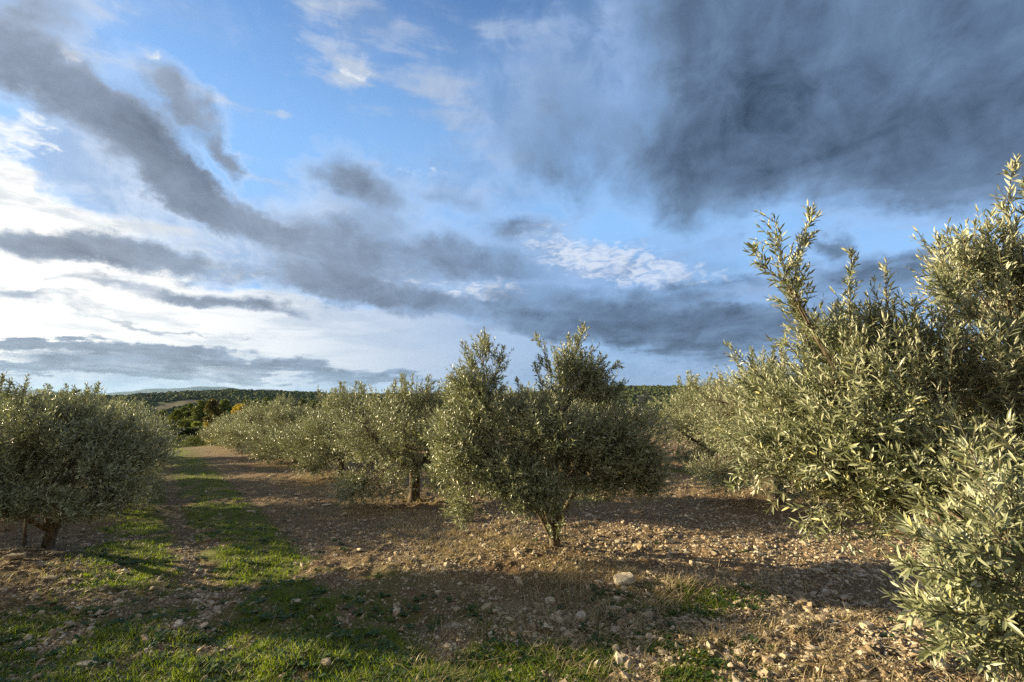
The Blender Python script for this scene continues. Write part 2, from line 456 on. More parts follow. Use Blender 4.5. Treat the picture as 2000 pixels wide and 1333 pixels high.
def mat_stone():
    m, t = new_mat('limestone')
    p = objpos(t)
    r = t.attr('rnd')
    c = t.mix(r, (0.30, 0.215, 0.125), (0.64, 0.57, 0.44))
    c = t.mix(t.ramp(t.noise(p, 30, 5, 0.65), 0.42, 0.66, 0, 0.6), c, (0.20, 0.15, 0.10))
    c = t.mix(t.ramp(t.noise(p, 12, 3), 0.5, 0.75, 0, 0.45), c, (0.42, 0.31, 0.19))
    finish(t, principled(t, c, 0.85, 0.25, bump(t, t.noise(p, 90, 5, 0.65), 0.006, 0.8)))
    return m
def mat_blade(name, c1, c2, transl=0.35, spec=0.35):
    m, t = new_mat(name)
    c = t.mix(t.attr('rnd'), c1, c2)
    p = principled(t, c, 0.5, spec)
    tr = t.n('ShaderNodeBsdfTranslucent'); t.put(tr.inputs[0], t.v('MULTIPLY', c, (1.7, 1.7, 0.9)))
    mx = t.n('ShaderNodeMixShader'); mx.inputs[0].default_value = transl
    t.t.links.new(p, mx.inputs[1]); t.t.links.new(tr.outputs[0], mx.inputs[2])
    finish(t, mx.outputs[0]); return m
M_GROUND = mat_ground(); M_STONE = mat_stone()
M_GRASS = mat_blade('green_grass', (0.060, 0.105, 0.010), (0.200, 0.255, 0.025), 0.48)
M_STRAW = mat_blade('dry_grass', (0.13, 0.095, 0.055), (0.55, 0.45, 0.27), 0.25)
M_WEED = mat_blade('weed_leaf', (0.035, 0.075, 0.018), (0.075, 0.125, 0.03))

# ================================================================= ground sheet
def polar_grid(rings, a0, a1, n, closed):
    th = np.linspace(a0, a1, n, endpoint=not closed)
    R, T = np.meshgrid(rings, th, indexing='ij')
    X = R * np.sin(T); Y = R * np.cos(T)
    idx = np.arange(R.size).reshape(R.shape)
    if closed: idx = np.concatenate([idx, idx[:, :1]], 1)
    F = np.stack([idx[:-1, :-1], idx[:-1, 1:], idx[1:, 1:], idx[1:, :-1]], -1).reshape(-1, 4)
    return X.ravel(), Y.ravel(), F[:, ::-1]

def build_ground():
    # one sheet of square-ish cells: fine under the orchard, coarse towards the horizon
    def axis(lo, hi, fine_lo, fine_hi, d):
        f = np.arange(fine_lo, fine_hi, d)
        up = [f[-1]]; st = d
        while up[-1] < hi: st *= 1.06; up.append(up[-1] + st)
        dn = [f[0]]; st = d
        while dn[-1] > lo: st *= 1.06; dn.append(dn[-1] - st)
        return np.concatenate([dn[::-1][:-1], f, up[1:]])
    xs = axis(-20000, 20000, -5.0, 4.2, 0.019); ys = axis(-20000, 20000, 2.0, 8.2, 0.019)
    X, Y = np.meshgrid(xs, ys, indexing='xy')
    idx = np.arange(X.size).reshape(X.shape)
    F = np.stack([idx[:-1, :-1], idx[:-1, 1:], idx[1:, 1:], idx[1:, :-1]], -1).reshape(-1, 4)
    x = X.ravel(); y = Y.ravel()
    z = gz(x, y)
    r = np.hypot(x, y)
    o = new_mesh('ground', np.stack([x, y, z], 1), F, M_GROUND,
                 {'green': grass_amount(x, y) * (r < 80), 'straw': straw_amount(x, y) * (r < 80), 'distance': r}, smooth=True)
    tag(o, kind='structure')
build_ground()

# ================================================================= stones
def stone_shapes(k, rng):
    """k little angular rocks: (k, nv, 3) and shared faces"""
    ph = (1 + 5 ** .5) / 2
    v = np.array([(-1, ph, 0), (1, ph, 0), (-1, -ph, 0), (1, -ph, 0), (0, -1, ph), (0, 1, ph), (0, -1, -ph), (0, 1, -ph), (ph, 0, -1), (ph, 0, 1), (-ph, 0, -1), (-ph, 0, 1)]) / 1.9
    f = np.array([(0, 11, 5), (0, 5, 1), (0, 1, 7), (0, 7, 10), (0, 10, 11), (1, 5, 9), (5, 11, 4), (11, 10, 2), (10, 7, 6), (7, 1, 8), (3, 9, 4), (3, 4, 2), (3, 2, 6), (3, 6, 8), (3, 8, 9), (4, 9, 5), (2, 4, 11), (6, 2, 10), (8, 6, 7), (9, 8, 1)])
    V = v[None] * (1 + rng.uniform(-0.42, 0.32, (k, 12, 1))) + rng.uniform(-0.12, 0.12, (k, 12, 3))
    return V, f
def rot_rand(k, rng, tilt=0.35):
    a = rng.uniform(0, 2 * pi, k); b = rng.normal(0, tilt, k); c = rng.normal(0, tilt, k)
    z0 = np.zeros(k); o1 = np.ones(k)
    Rz = np.stack([np.cos(a), -np.sin(a), z0, np.sin(a), np.cos(a), z0, z0, z0, o1], 1).reshape(-1, 3, 3)
    Rx = np.stack([o1, z0, z0, z0, np.cos(b), -np.sin(b), z0, np.sin(b), np.cos(b)], 1).reshape(-1, 3, 3)
    Ry = np.stack([np.cos(c), z0, np.sin(c), z0, o1, z0, -np.sin(c), z0, np.cos(c)], 1).reshape(-1, 3, 3)
    return Rz @ Rx @ Ry
def scatter_points(n, rng, ymin=2.0, ymax=26.0, power=1.6):
    """points inside the wedge the orchard shows, denser near"""
    u = rng.random(n)
    y = (ymin ** (1 - power) + u * (ymax ** (1 - power) - ymin ** (1 - power))) ** (1 / (1 - power))
    x = rng.uniform(-1.2, 1.15, n) * y
    return x, y
def stone_density(x, y):
    n = NV[0] * x + NV[1] * y
    g = grass_amount(x, y)
    k = fbm(x * 1.7 + 3, y * 1.7, 3, 71)
    base = 0.35 + 0.65 * sstep(n, 1.6, 2.4) * 1.0
    base = np.maximum(base, 0.9 * np.exp(-((n + .45) / .4) ** 2))
    base = np.maximum(base, 1.0 * np.exp(-((n - 1.62) / .14) ** 2) + 0.9 * np.exp(-((n - 0.46) / .13) ** 2))
    return np.clip(base * (0.25 + 1.1 * sstep(k, 0.3, 0.65)) * (1 - 0.72 * g), 0, 1)
def build_stones():
    rng = np.random.default_rng(12)
    Vs = []; Fs = []; As = []; off = 0
    for (n, s0, s1, ymax, pw) in ((120000, 0.004, 0.011, 12, 1.5), (34000, 0.010, 0.021, 22, 1.4), (5000, 0.020, 0.038, 24, 1.3)):
        x, y = scatter_points(n, rng, 2.1, ymax, pw)
        keep = rng.random(n) < stone_density(x, y)
        x = x[keep]; y = y[keep]; k = len(x)
        V, f = stone_shapes(k, rng)
        s = rng.uniform(s0, s1, k) * (0.75 + 0.5 * rng.random(k))
        sc = np.stack([s * rng.uniform(0.8, 1.5, k), s * rng.uniform(0.6, 1.0, k), s * rng.uniform(0.25, 0.7, k)], 1)
        V = V * sc[:, None, :]
        V = np.einsum('kij,kvj->kvi', rot_rand(k, rng), V)
        V += np.stack([x, y, gz(x, y) + sc[:, 2] * 0.25], 1)[:, None, :]
        Vs.append(V.reshape(-1, 3)); Fs.append((f[None] + (np.arange(k) * 12)[:, None, None]).reshape(-1, 3) + off)
        As.append(np.repeat(rng.random(k) ** 1.2, 12)); off += k * 12
    o = new_mesh('gravel', np.concatenate(Vs), np.concatenate(Fs), M_STONE, {'rnd': np.concatenate(As)})
    tag(o, kind='stuff', label='pale limestone rubble and gravel strewn over the brown soil', category='gravel')
build_stones()

import bmesh
def rock(loc, size, seed, rz=0.0, bright=0.8, flat=0.6):
    """a single angular stone with chipped faces"""
    rng = np.random.default_rng(seed)
    bm = bmesh.new()
    for i in range(22):
        v = rng.normal(0, 1, 3); v /= np.linalg.norm(v)
        v = np.sign(v) * np.abs(v) ** 0.6
        bm.verts.new((v[0] * size[0], v[1] * size[1], v[2] * size[2]))
    bmesh.ops.convex_hull(bm, input=bm.verts)
    for v in [v for v in bm.verts if not v.link_faces]: bm.verts.remove(v)
    bmesh.ops.bevel(bm, geom=list(bm.edges), offset=min(size) * 0.10, segments=1, affect='EDGES', profile=0.5)
    bmesh.ops.triangulate(bm, faces=bm.faces)
    bmesh.ops.subdivide_edges(bm, edges=bm.edges, cuts=2, use_grid_fill=True)
    for v in bm.verts:
        j = min(size) * 0.05
        v.co.x += rng.uniform(-j, j); v.co.y += rng.uniform(-j, j); v.co.z += rng.uniform(-j, j)
    me = bpy.data.meshes.new('rock'); bm.to_mesh(me); bm.free()
    at = me.attributes.new('rnd', 'FLOAT', 'POINT'); at.data.foreach_set('value', np.full(len(me.vertices), bright, dtype=np.float32))
    me.materials.append(M_STONE)
    ob = bpy.data.objects.new('rock', me); scene.collection.objects.link(ob)
    ob.location = (loc[0], loc[1], float(gz(loc[0], loc[1])) + size[2] * flat)
    ob.rotation_euler = (rng.uniform(-.12, .12), rng.uniform(-.12, .12), rz)
    return ob

# where a line of sight through the photograph meets the ground
def on_ground(px, py):
    f = 944.4; c, s = math.cos(radians(6.74)), math.sin(radians(6.74))
    dx, dy, dz = (px - 1000) / f, 1.0, (666.5 - py) / f
    d = np.array([dx, dy * c - dz * s, dy * s + dz * c])
    t = 1.0
    for _ in range(60):
        q = d * t; t *= (1.6 - float(ground_h(q[0], q[1]))) / max(1e-6, -d[2] * t)
    return d[0] * t, d[1] * t

ROCKS = [  # px, py, size, seed, turn, brightness, label
    (1221, 1155, (.095, .062, .048), 1, .3, .85, 'large pale block of limestone beside the dry grass, biggest stone of all'),
    (1135, 1212, (.060, .040, .026), 2, 1.2, .95, 'whitish wedge-shaped stone in the gravel in front of the big block'),
    (1075, 1186, (.040, .033, .026), 3, .2, .9, 'rounded whitish stone left of the wedge-shaped stone in the gravel'),
    (1012, 1141, (.050, .035, .030), 4, 2.1, .7, 'tan pyramid-shaped stone in gravel before the central olive tree'),
    (875, 1112, (.044, .034, .030), 5, .6, .8, 'smooth cream stone at the grass edge left of the central olive'),
    (847, 1120, (.042, .030, .022), 6, 1.9, .85, 'low cream stone just left of a smooth stone on the grass edge'),
    (855, 1157, (.030, .020, .024), 7, 1.1, 1.0, 'small bright white stone alone in the green grass'),
    (775, 1190, (.036, .018, .030), 8, .8, .75, 'upright narrow stone standing in the green grass'),
    (915, 1090, (.085, .026, .014), 9, .5, .6, 'long thin slanting slab lying in the dug earth'),
    (1148, 1160, (.034, .026, .018), 10, 1.4, .6, 'grey-brown stone between the gravel and the dry grass'),
    (578, 1184, (.040, .022, .016), 11, .1, 1.0, 'flat white stone in the shaded grass of the lane'),
    (350, 1150, (.034, .02, .012), 12, .3, .95, 'thin white stone beside a dark weed on the bare lane'),
    (170, 1307, (.075, .035, .010), 13, .2, .7, 'long flat slab at the near left corner by the sunny grass'),
    (95, 1140, (.075, .04, .02), 14, .3, .6, 'tan elongated stone on bare soil, lower of the pair near the stake'),
    (28, 1105, (.085, .05, .03), 15, .5, .6, 'tan stone at the far left edge below the wooden stake'),
    (165, 1070, (.06, .035, .02), 16, .5, .75, 'pale flat stone right of the left olive trunk'),
    (75, 1118, (.06, .045, .03), 17, 1.5, .55, 'brown rounded stone on the earth bank under the left olive'),
    (905, 1318, (.03, .02, .014), 18, .5, .95, 'little white stone in the grass at the bottom edge'),
    (635, 1307, (.036, .03, .02), 19, .5, .5, 'brownish stone in the near grass left of centre'),
    (1795, 1225, (.055, .04, .035), 20, .9, .75, 'ochre block on the ground beneath the near olive branches'),
    (1695, 1240, (.05, .035, .03), 21, .4, .6, 'ochre stone on dark earth left of the near olive branches'),
    (1750, 1148, (.045, .03, .018), 22, .4, .6, 'grey stone on the earth edge below the near olive crown'),
    (1840, 1330, (.05, .04, .035), 23, .4, .8, 'yellowish block at the lower right corner'),
    (1437, 1046, (.060, .035, .018), 24, .2, .85, 'pale flat stone on the brown ground below the near crown'),
    (1650, 1170, (.04, .03, .016), 25, .2, .6, 'small grey slab at the end of the dry grass'),
    (637, 987, (.085, .045, .016), 26, .1, .95, 'pale slab on the lane verge left of the second olive'),
    (582, 968, (.07, .03, .014), 27, .6, .8, 'beige thin slab on the lane verge, farther than the pale slab'),
    (490, 1002, (.07, .03, .014), 28, .4, 1.0, 'white stone in the green strip of the lane'),
    (533, 932, (.10, .045, .015), 29, .5, .8, 'far pale slab on the lane verge by the third olive'),
    (672, 1009, (.06, .03, .014), 30, 1.0, .9, 'whitish slab on the verge nearer than the second olive trunk'),
]
for (px, py, sz, sd, rz, br, lb) in ROCKS:
    x, y = on_ground(px, py)
    tag(rock((x, y), sz, sd, rz, br), lb, 'stone')

# loose fist-sized stones, each one an object; they share a few shapes
def loose_stones():
    rng = np.random.default_rng(91)
    src = []
    for i in range(6):
        o = rock((0, 3), (rng.uniform(.026, .036), rng.uniform(.018, .026), rng.uniform(.010, .018)), 500 + i, 0, rng.uniform(.5, .95))
        src.append(o)
    made = 0
    while made < 90:
        x, y = scatter_points(1, rng, 2.5, 9, 1.5); x = float(x[0]); y = float(y[0])
        if rng.random() > float(stone_density(np.array(x), np.array(y))): continue
        s = src[made % 6]
        o = s if made < 6 else s.copy()
        if made >= 6: scene.collection.objects.link(o)
        k = rng.uniform(.75, 1.25); o.scale = (k, k, k); o.location = (x, y, float(gz(x, y)) + .004); o.rotation_euler = (rng.uniform(-.25, .25), rng.uniform(-.25, .25), rng.uniform(0, 6.28))
        tag(o, 'loose fist-sized pale stone lying on the rubbly soil', 'stone', 'loose pale stones on the orchard soil')
        made += 1
loose_stones()

# ================================================================= grass, straw, weeds
def blades(x, y, h, w, rng, lean=0.5, segs=2, droop=0.5):
    """bent tapering blades -> V, F(tri), one call for all"""
    n = len(x)
    a = rng.uniform(0, 2 * pi, n); l = rng.normal(0, lean, n)
    ux = np.cos(a); uy = np.sin(a)
    sx = -uy; sy = ux
    z0 = gz(x, y) - 0.004
    V = np.zeros((n, 5, 3))
    tt = [0.0, 0.55, 1.0]
    for i, t in enumerate(tt):
        off = h * (l * t + droop * np.sign(l) * t * t * 0.6)
        zz = h * (t - 0.35 * droop * t * t)
        cx = x + ux * off; cy = y + uy * off
        if i < 2:
            ww = w * (1 - 0.25 * i)
            V[:, 2 * i] = np.stack([cx - sx * ww, cy - sy * ww, z0 + zz], 1)
            V[:, 2 * i + 1] = np.stack([cx + sx * ww, cy + sy * ww, z0 + zz], 1)
        else:
            V[:, 4] = np.stack([cx, cy, z0 + zz], 1)
    f = np.array([(0, 1, 3), (0, 3, 2), (2, 3, 4)])
    F = (f[None] + (np.arange(n) * 5)[:, None, None]).reshape(-1, 3)
    return V.reshape(-1, 3), F, np.repeat(rng.random(n), 5)
def tufts(n, amount, rng, per, spread, h, w, ymax, power, **k):
    x, y = scatter_points(n, rng, 2.0, ymax, power)
    a = amount(x, y)
    keep = rng.random(n) < a ** 1.3
    x = x[keep]; y = y[keep]; a = a[keep]
    m = rng.integers(per[0], per[1], len(x))
    X = np.repeat(x, m); Y = np.repeat(y, m); S = np.repeat(rng.uniform(0.6, 1.4, len(x)) * (0.6 + 0.5 * a), m)
    d = np.hypot(X, Y)
    X = X + rng.normal(0, spread, len(X)) * (1 + d / 14); Y = Y + rng.normal(0, spread, len(Y)) * (1 + d / 14)
    H = rng.uniform(h[0], h[1], len(X)) * S; Wd = rng.uniform(w[0], w[1], len(X)) * (1 + d / 9)
    return blades(X, Y, H, Wd, rng, **k)
rg = np.random.default_rng(5)
V, F, A = tufts(26000, grass_amount, rg, (10, 22), 0.022, (0.012, 0.056), (0.0010, 0.0021), 34, 1.6, lean=0.7)
tag(new_mesh('grass', V, F, M_GRASS, {'rnd': A}), 'short green grass in tufts along the lane and foreground', 'grass', kind='stuff')
V, F, A = tufts(15000, straw_amount, rg, (8, 22), 0.034, (0.03, 0.13), (0.0008, 0.0017), 28, 1.5, lean=1.0, droop=0.8)
tag(new_mesh('dry_grass', V, F, M_STRAW, {'rnd': A}), 'straw-coloured dead grass in strips between the olive trees', 'dry grass', kind='stuff')

def weeds(n, rng):
    """low rosettes of broad lobed leaves"""
    x, y = scatter_points(n, rng, 2.1, 12, 1.9)
    keep = rng.random(n) < np.clip(grass_amount(x, y) * 1.1, 0.02, 1); x = x[keep]; y = y[keep]
    Vs = []; k = len(x)
    m = 9
    X = np.repeat(x, m); Y = np.repeat(y, m); S = np.repeat(rng.uniform(0.5, 1.3, k), m) * rng.uniform(.6, 1.2, k * m)
    a = rng.uniform(0, 2 * pi, k * m); L = 0.045 * S; Wd = 0.011 * S; up = rng.uniform(0.1, 0.9, k * m)
    ux, uy = np.cos(a), np.sin(a)
    z = gz(X, Y) + 0.003
    V = np.zeros((k * m, 8, 3))
    prof = [(0, 0, 0), (.4, -1, .15), (.4, 0, 0), (.4, 1, .15), (.75, -1.1, .2), (.75, 0, .05), (.75, 1.1, .2), (1, 0, 0)]
    for i, (t, s, h) in enumerate(prof):
        V[:, i, 0] = X + ux * L * t - uy * Wd * s; V[:, i, 1] = Y + uy * L * t + ux * Wd * s
        V[:, i, 2] = z + L * (up * t - 0.55 * t * t * up) + Wd * h * 1.5
    f = np.array([(0, 2, 1), (0, 3, 2), (1, 2, 5), (1, 5, 4), (2, 3, 6), (2, 6, 5), (4, 5, 7), (5, 6, 7)])
    return V.reshape(-1, 3), (f[None] + (np.arange(k * m) * 8)[:, None, None]).reshape(-1, 3), np.repeat(rng.random(k * m), 8)
V, F, A = weeds(6000, rg)
tag(new_mesh('weeds', V, F, M_WEED, {'rnd': A}), 'low broad-leaved green weeds mixed into the lane grass', 'weeds', kind='stuff')

# ================================================================= olive trees
def mat_leaf(name, top, under, spec=0.55, rough=0.42, transl=0.12):
    m, t = new_mat(name)
    r = t.attr('rnd')
    back = t.n('ShaderNodeNewGeometry').outputs['Backfacing']
    old = t.m('GREATER_THAN', r, 0.995)
    ct = t.mix(t.m('MULTIPLY', old, 0.6), t.mix(r, top[0], top[1]), (0.50, 0.40, 0.07)); cu = t.mix(r, under[0], under[1])
    c = t.mix(back, ct, cu)
    rr = t.m('ADD', rough, t.m('MULTIPLY', back, 0.25))
    p = principled(t, c, rr, spec)
    tr = t.n('ShaderNodeBsdfTranslucent'); t.put(tr.inputs[0], t.v('MULTIPLY', ct, (1.5, 1.6, 0.8)))
    mx = t.n('ShaderNodeMixShader'); mx.inputs[0].default_value = transl
    t.t.links.new(p, mx.inputs[1]); t.t.links.new(tr.outputs[0], mx.inputs[2])
    finish(t, mx.outputs[0]); return m
M_LEAF = mat_leaf('olive_leaf', ((0.110, 0.128, 0.060), (0.39, 0.405, 0.245)), ((0.36, 0.37, 0.25), (0.64, 0.64, 0.51)))
def mat_bark(name, c1, c2):
    m, t = new_mat(name)
    p = objpos(t)
    st = t.noise(t.v('MULTIPLY', p, (1, 1, 0.25)), 40, 5, 0.65)
    c = t.mix(t.ramp(st, 0.35, 0.68), c1, c2)
    c = t.mix(t.ramp(t.noise(p, 14, 4), 0.55, 0.75, 0, .5), c, (0.20, 0.20, 0.13))
    finish(t, principled(t, c, 0.9, 0.2, bump(t, st, 0.012, 0.9))); return m
M_BARK = mat_bark('olive_bark', (0.060, 0.045, 0.030), (0.21, 0.165, 0.115))
M_TWIG = mat_bark('olive_twig', (0.12, 0.10, 0.06), (0.26, 0.23, 0.15))

def unit(v): return v / np.maximum(np.linalg.norm(v, axis=-1, keepdims=True), 1e-9)
LEAF8 = (np.array([(0, 0, 0), (.26, -.85, .12), (.26, 0, 0), (.26, .85, .12), (.64, -.86, .12), (.64, 0, 0), (.64, .86, .12), (1, 0, 0)]),
         np.array([(0, 1, 2), (0, 2, 3), (1, 4, 5), (1, 5, 2), (2, 5, 6), (2, 6, 3), (4, 7, 5), (5, 7, 6)]))
LEAF4 = (np.array([(0, 0, 0), (.42, -1, .15), (.45, 0, 0), (.42, 1, .15), (1, 0, 0)]),
         np.array([(0, 1, 2), (0, 2, 3), (1, 4, 2), (2, 4, 3)]))
LEAF2 = (np.array([(0, 0, 0), (.45, -1, 0), (.45, 1, 0), (1, 0, 0)]), np.array([(0, 1, 3), (0, 3, 2)]))

def leaves_mesh(P, D, N, L, Wd, rng, tpl, curve=0.18):
    tv, tf = tpl
    S = unit(np.cross(N, D)); N = np.cross(D, S)
    n = len(P); t = tv[:, 0]; s = tv[:, 1]; h = tv[:, 2]
    cv = rng.normal(curve, 0.15, n)
    V = P[:, None] + D[:, None] * (L[:, None] * t)[..., None] + S[:, None] * (Wd[:, None] * s)[..., None] \
        + N[:, None] * (Wd[:, None] * h * 2.2 - (L * cv)[:, None] * t * t)[..., None]
    k = len(tv)
    F = (tf[None] + (np.arange(n) * k)[:, None, None]).reshape(-1, 3)
    # leaves age together along a spray: colour follows place a little, chance mostly
    return V.reshape(-1, 3), F, np.repeat(np.clip(rng.normal(0.42, 0.27, n), 0, 1), k)

def twig_leaves(p, d, L, m, rng, lsize, tpl, bend=0.25, ang=(32, 58)):
    wr = 0.105 if tpl is LEAF8 else 0.15
    """p,d,L: twig starts, directions, lengths; m leaf pairs on each -> leaf arrays + twig tube points"""
    n = len(p)
    B = unit(rng.normal(0, 1, (n, 3)) + np.array([0, 0, 0.7])) * bend
    ref = unit(np.cross(d, rng.normal(0, 1, (n, 3))))
    ref2 = np.cross(d, ref)
    P = []; D = []; N = []; LL = []
    for i in range(m):
        t = (i + 0.6) / m
        pos = p + (d * t + B * t * t) * L[:, None]
        T = unit(d + 2 * B * t)
        base = ref if i % 2 else ref2
        for sgn in (-1, 1):
            a = np.radians(rng.uniform(ang[0], ang[1], n)) * (1.0 - 0.35 * t)
            S = unit(base * sgn + rng.normal(0, 0.28, (n, 3)))
            S = unit(S - T * np.sum(S * T, 1, keepdims=True))
            dd = T * np.cos(a)[:, None] + S * np.sin(a)[:, None]
            nn = T * np.sin(a)[:, None] - S * np.cos(a)[:, None]
            P.append(pos); D.append(dd); N.append(unit(nn + rng.normal(0, 0.3, (n, 3))))
            LL.append(lsize * rng.uniform(0.7, 1.15, n) * (1.05 - 0.45 * max(0, t - .5) * 2 * .6) * (0.7 + 0.3 * min(1, t * 3)))
    # tip leaf
    P.append(p + (d + B) * L[:, None]); D.append(unit(d + 2 * B)); N.append(ref); LL.append(lsize * rng.uniform(0.6, 0.9, n))
    P = np.concatenate(P); D = np.concatenate(D); N = np.concatenate(N); LL = np.concatenate(LL)
    kp = rng.random(len(P)) > 0.14
    P = P[kp]; D = D[kp]; N = N[kp]; LL = LL[kp]
    lv = leaves_mesh(P, D, N, LL, LL * wr * rng.uniform(0.8, 1.2, len(LL)), rng, tpl)
    pts = np.stack([p + (d * t + B * t * t) * L[:, None] for t in (0, 0.5, 1.0)], 1)
    return lv, pts

def tubes(pts, r0, r1, k=3):
    """pts (n,m,3) polylines -> tapered tubes"""
    n, m, _ = pts.shape
    T = unit(np.gradient(pts, axis=1))
    up = np.where(np.abs(T[..., 2:3]) > 0.9, np.array([1., 0, 0]), np.array([0, 0, 1.]))
    A = unit(np.cross(T, up)); B = np.cross(T, A)
    r0 = np.broadcast_to(r0, (n,)); r1 = np.broadcast_to(r1, (n,))
    rr = r0[:, None] + (r1 - r0)[:, None] * np.linspace(0, 1, m)
    th = np.arange(k) * 2 * pi / k
    V = pts[:, :, None] + rr[:, :, None, None] * (A[:, :, None] * np.cos(th)[:, None] + B[:, :, None] * np.sin(th)[:, None])
    V = V.reshape(-1, 3)
    idx = np.arange(n * m * k).reshape(n, m, k)
    a = idx[:, :-1]; b = np.roll(a, -1, 2); c = idx[:, 1:]; d = np.roll(c, -1, 2)
    return V, np.stack([a, b, d, c], -1).reshape(-1, 4)

class Soup:
    def __init__(self): self.V = []; self.F3 = []; self.F4 = []; self.A = []; self.n = 0; self.m3 = []; self.m4 = []
    def add(self, V, F, A=None, mi=0):
        F = F + self.n
        if F.shape[1] == 3: self.F3.append(F); self.m3.append(np.full(len(F), mi))
        else: self.F4.append(F); self.m4.append(np.full(len(F), mi))
        self.V.append(V); self.A.append(np.full(len(V), 0.5) if A is None else A); self.n += len(V)
    def build(self, name, mats, parent=None, smooth=False):
        F = []; mi = []
        if self.F3: F.append(np.concatenate(self.F3)); mi += self.m3
        if self.F4: F.append(np.concatenate(self.F4)); mi += self.m4
        return new_mesh(name, np.concatenate(self.V), F, mats, {'rnd': np.concatenate(self.A)}, np.concatenate(mi), smooth, parent)

def bez(a, b, c, n):
    t = np.linspace(0, 1, n)[:, None]
    return a * (1 - t) ** 2 + 2 * b * t * (1 - t) + c * t * t

def limb_tube(soup, pts, r0, r1, rng, k=9, mi=0, gnarl=0.10):
    """one limb, knobbly"""
    m = len(pts)
    T = unit(np.gradient(pts, axis=0)); ref = np.array([0.31, 0.95, 0.05])
    A = unit(np.cross(T, ref)); B = np.cross(T, A)
    rr = np.linspace(r0, r1, m) if np.isscalar(r0) else np.asarray(r0)
    th = np.arange(k) * 2 * pi / k
    lob = 1 + gnarl * np.sin(th[None] * 2 + np.linspace(0, 3, m)[:, None] + rng.uniform(0, 6)) + rng.normal(0, gnarl * 0.5, (m, k))
    V = pts[:, None] + (rr[:, None] * lob)[..., None] * (A[:, None] * np.cos(th)[:, None] + B[:, None] * np.sin(th)[:, None])
    idx = np.arange(m * k).reshape(m, k)
    a = idx[:-1]; b = np.roll(a, -1, 1); c = idx[1:]; d = np.roll(c, -1, 1)
    soup.add(V.reshape(-1, 3), np.stack([a, b, d, c], -1).reshape(-1, 4), None, mi)

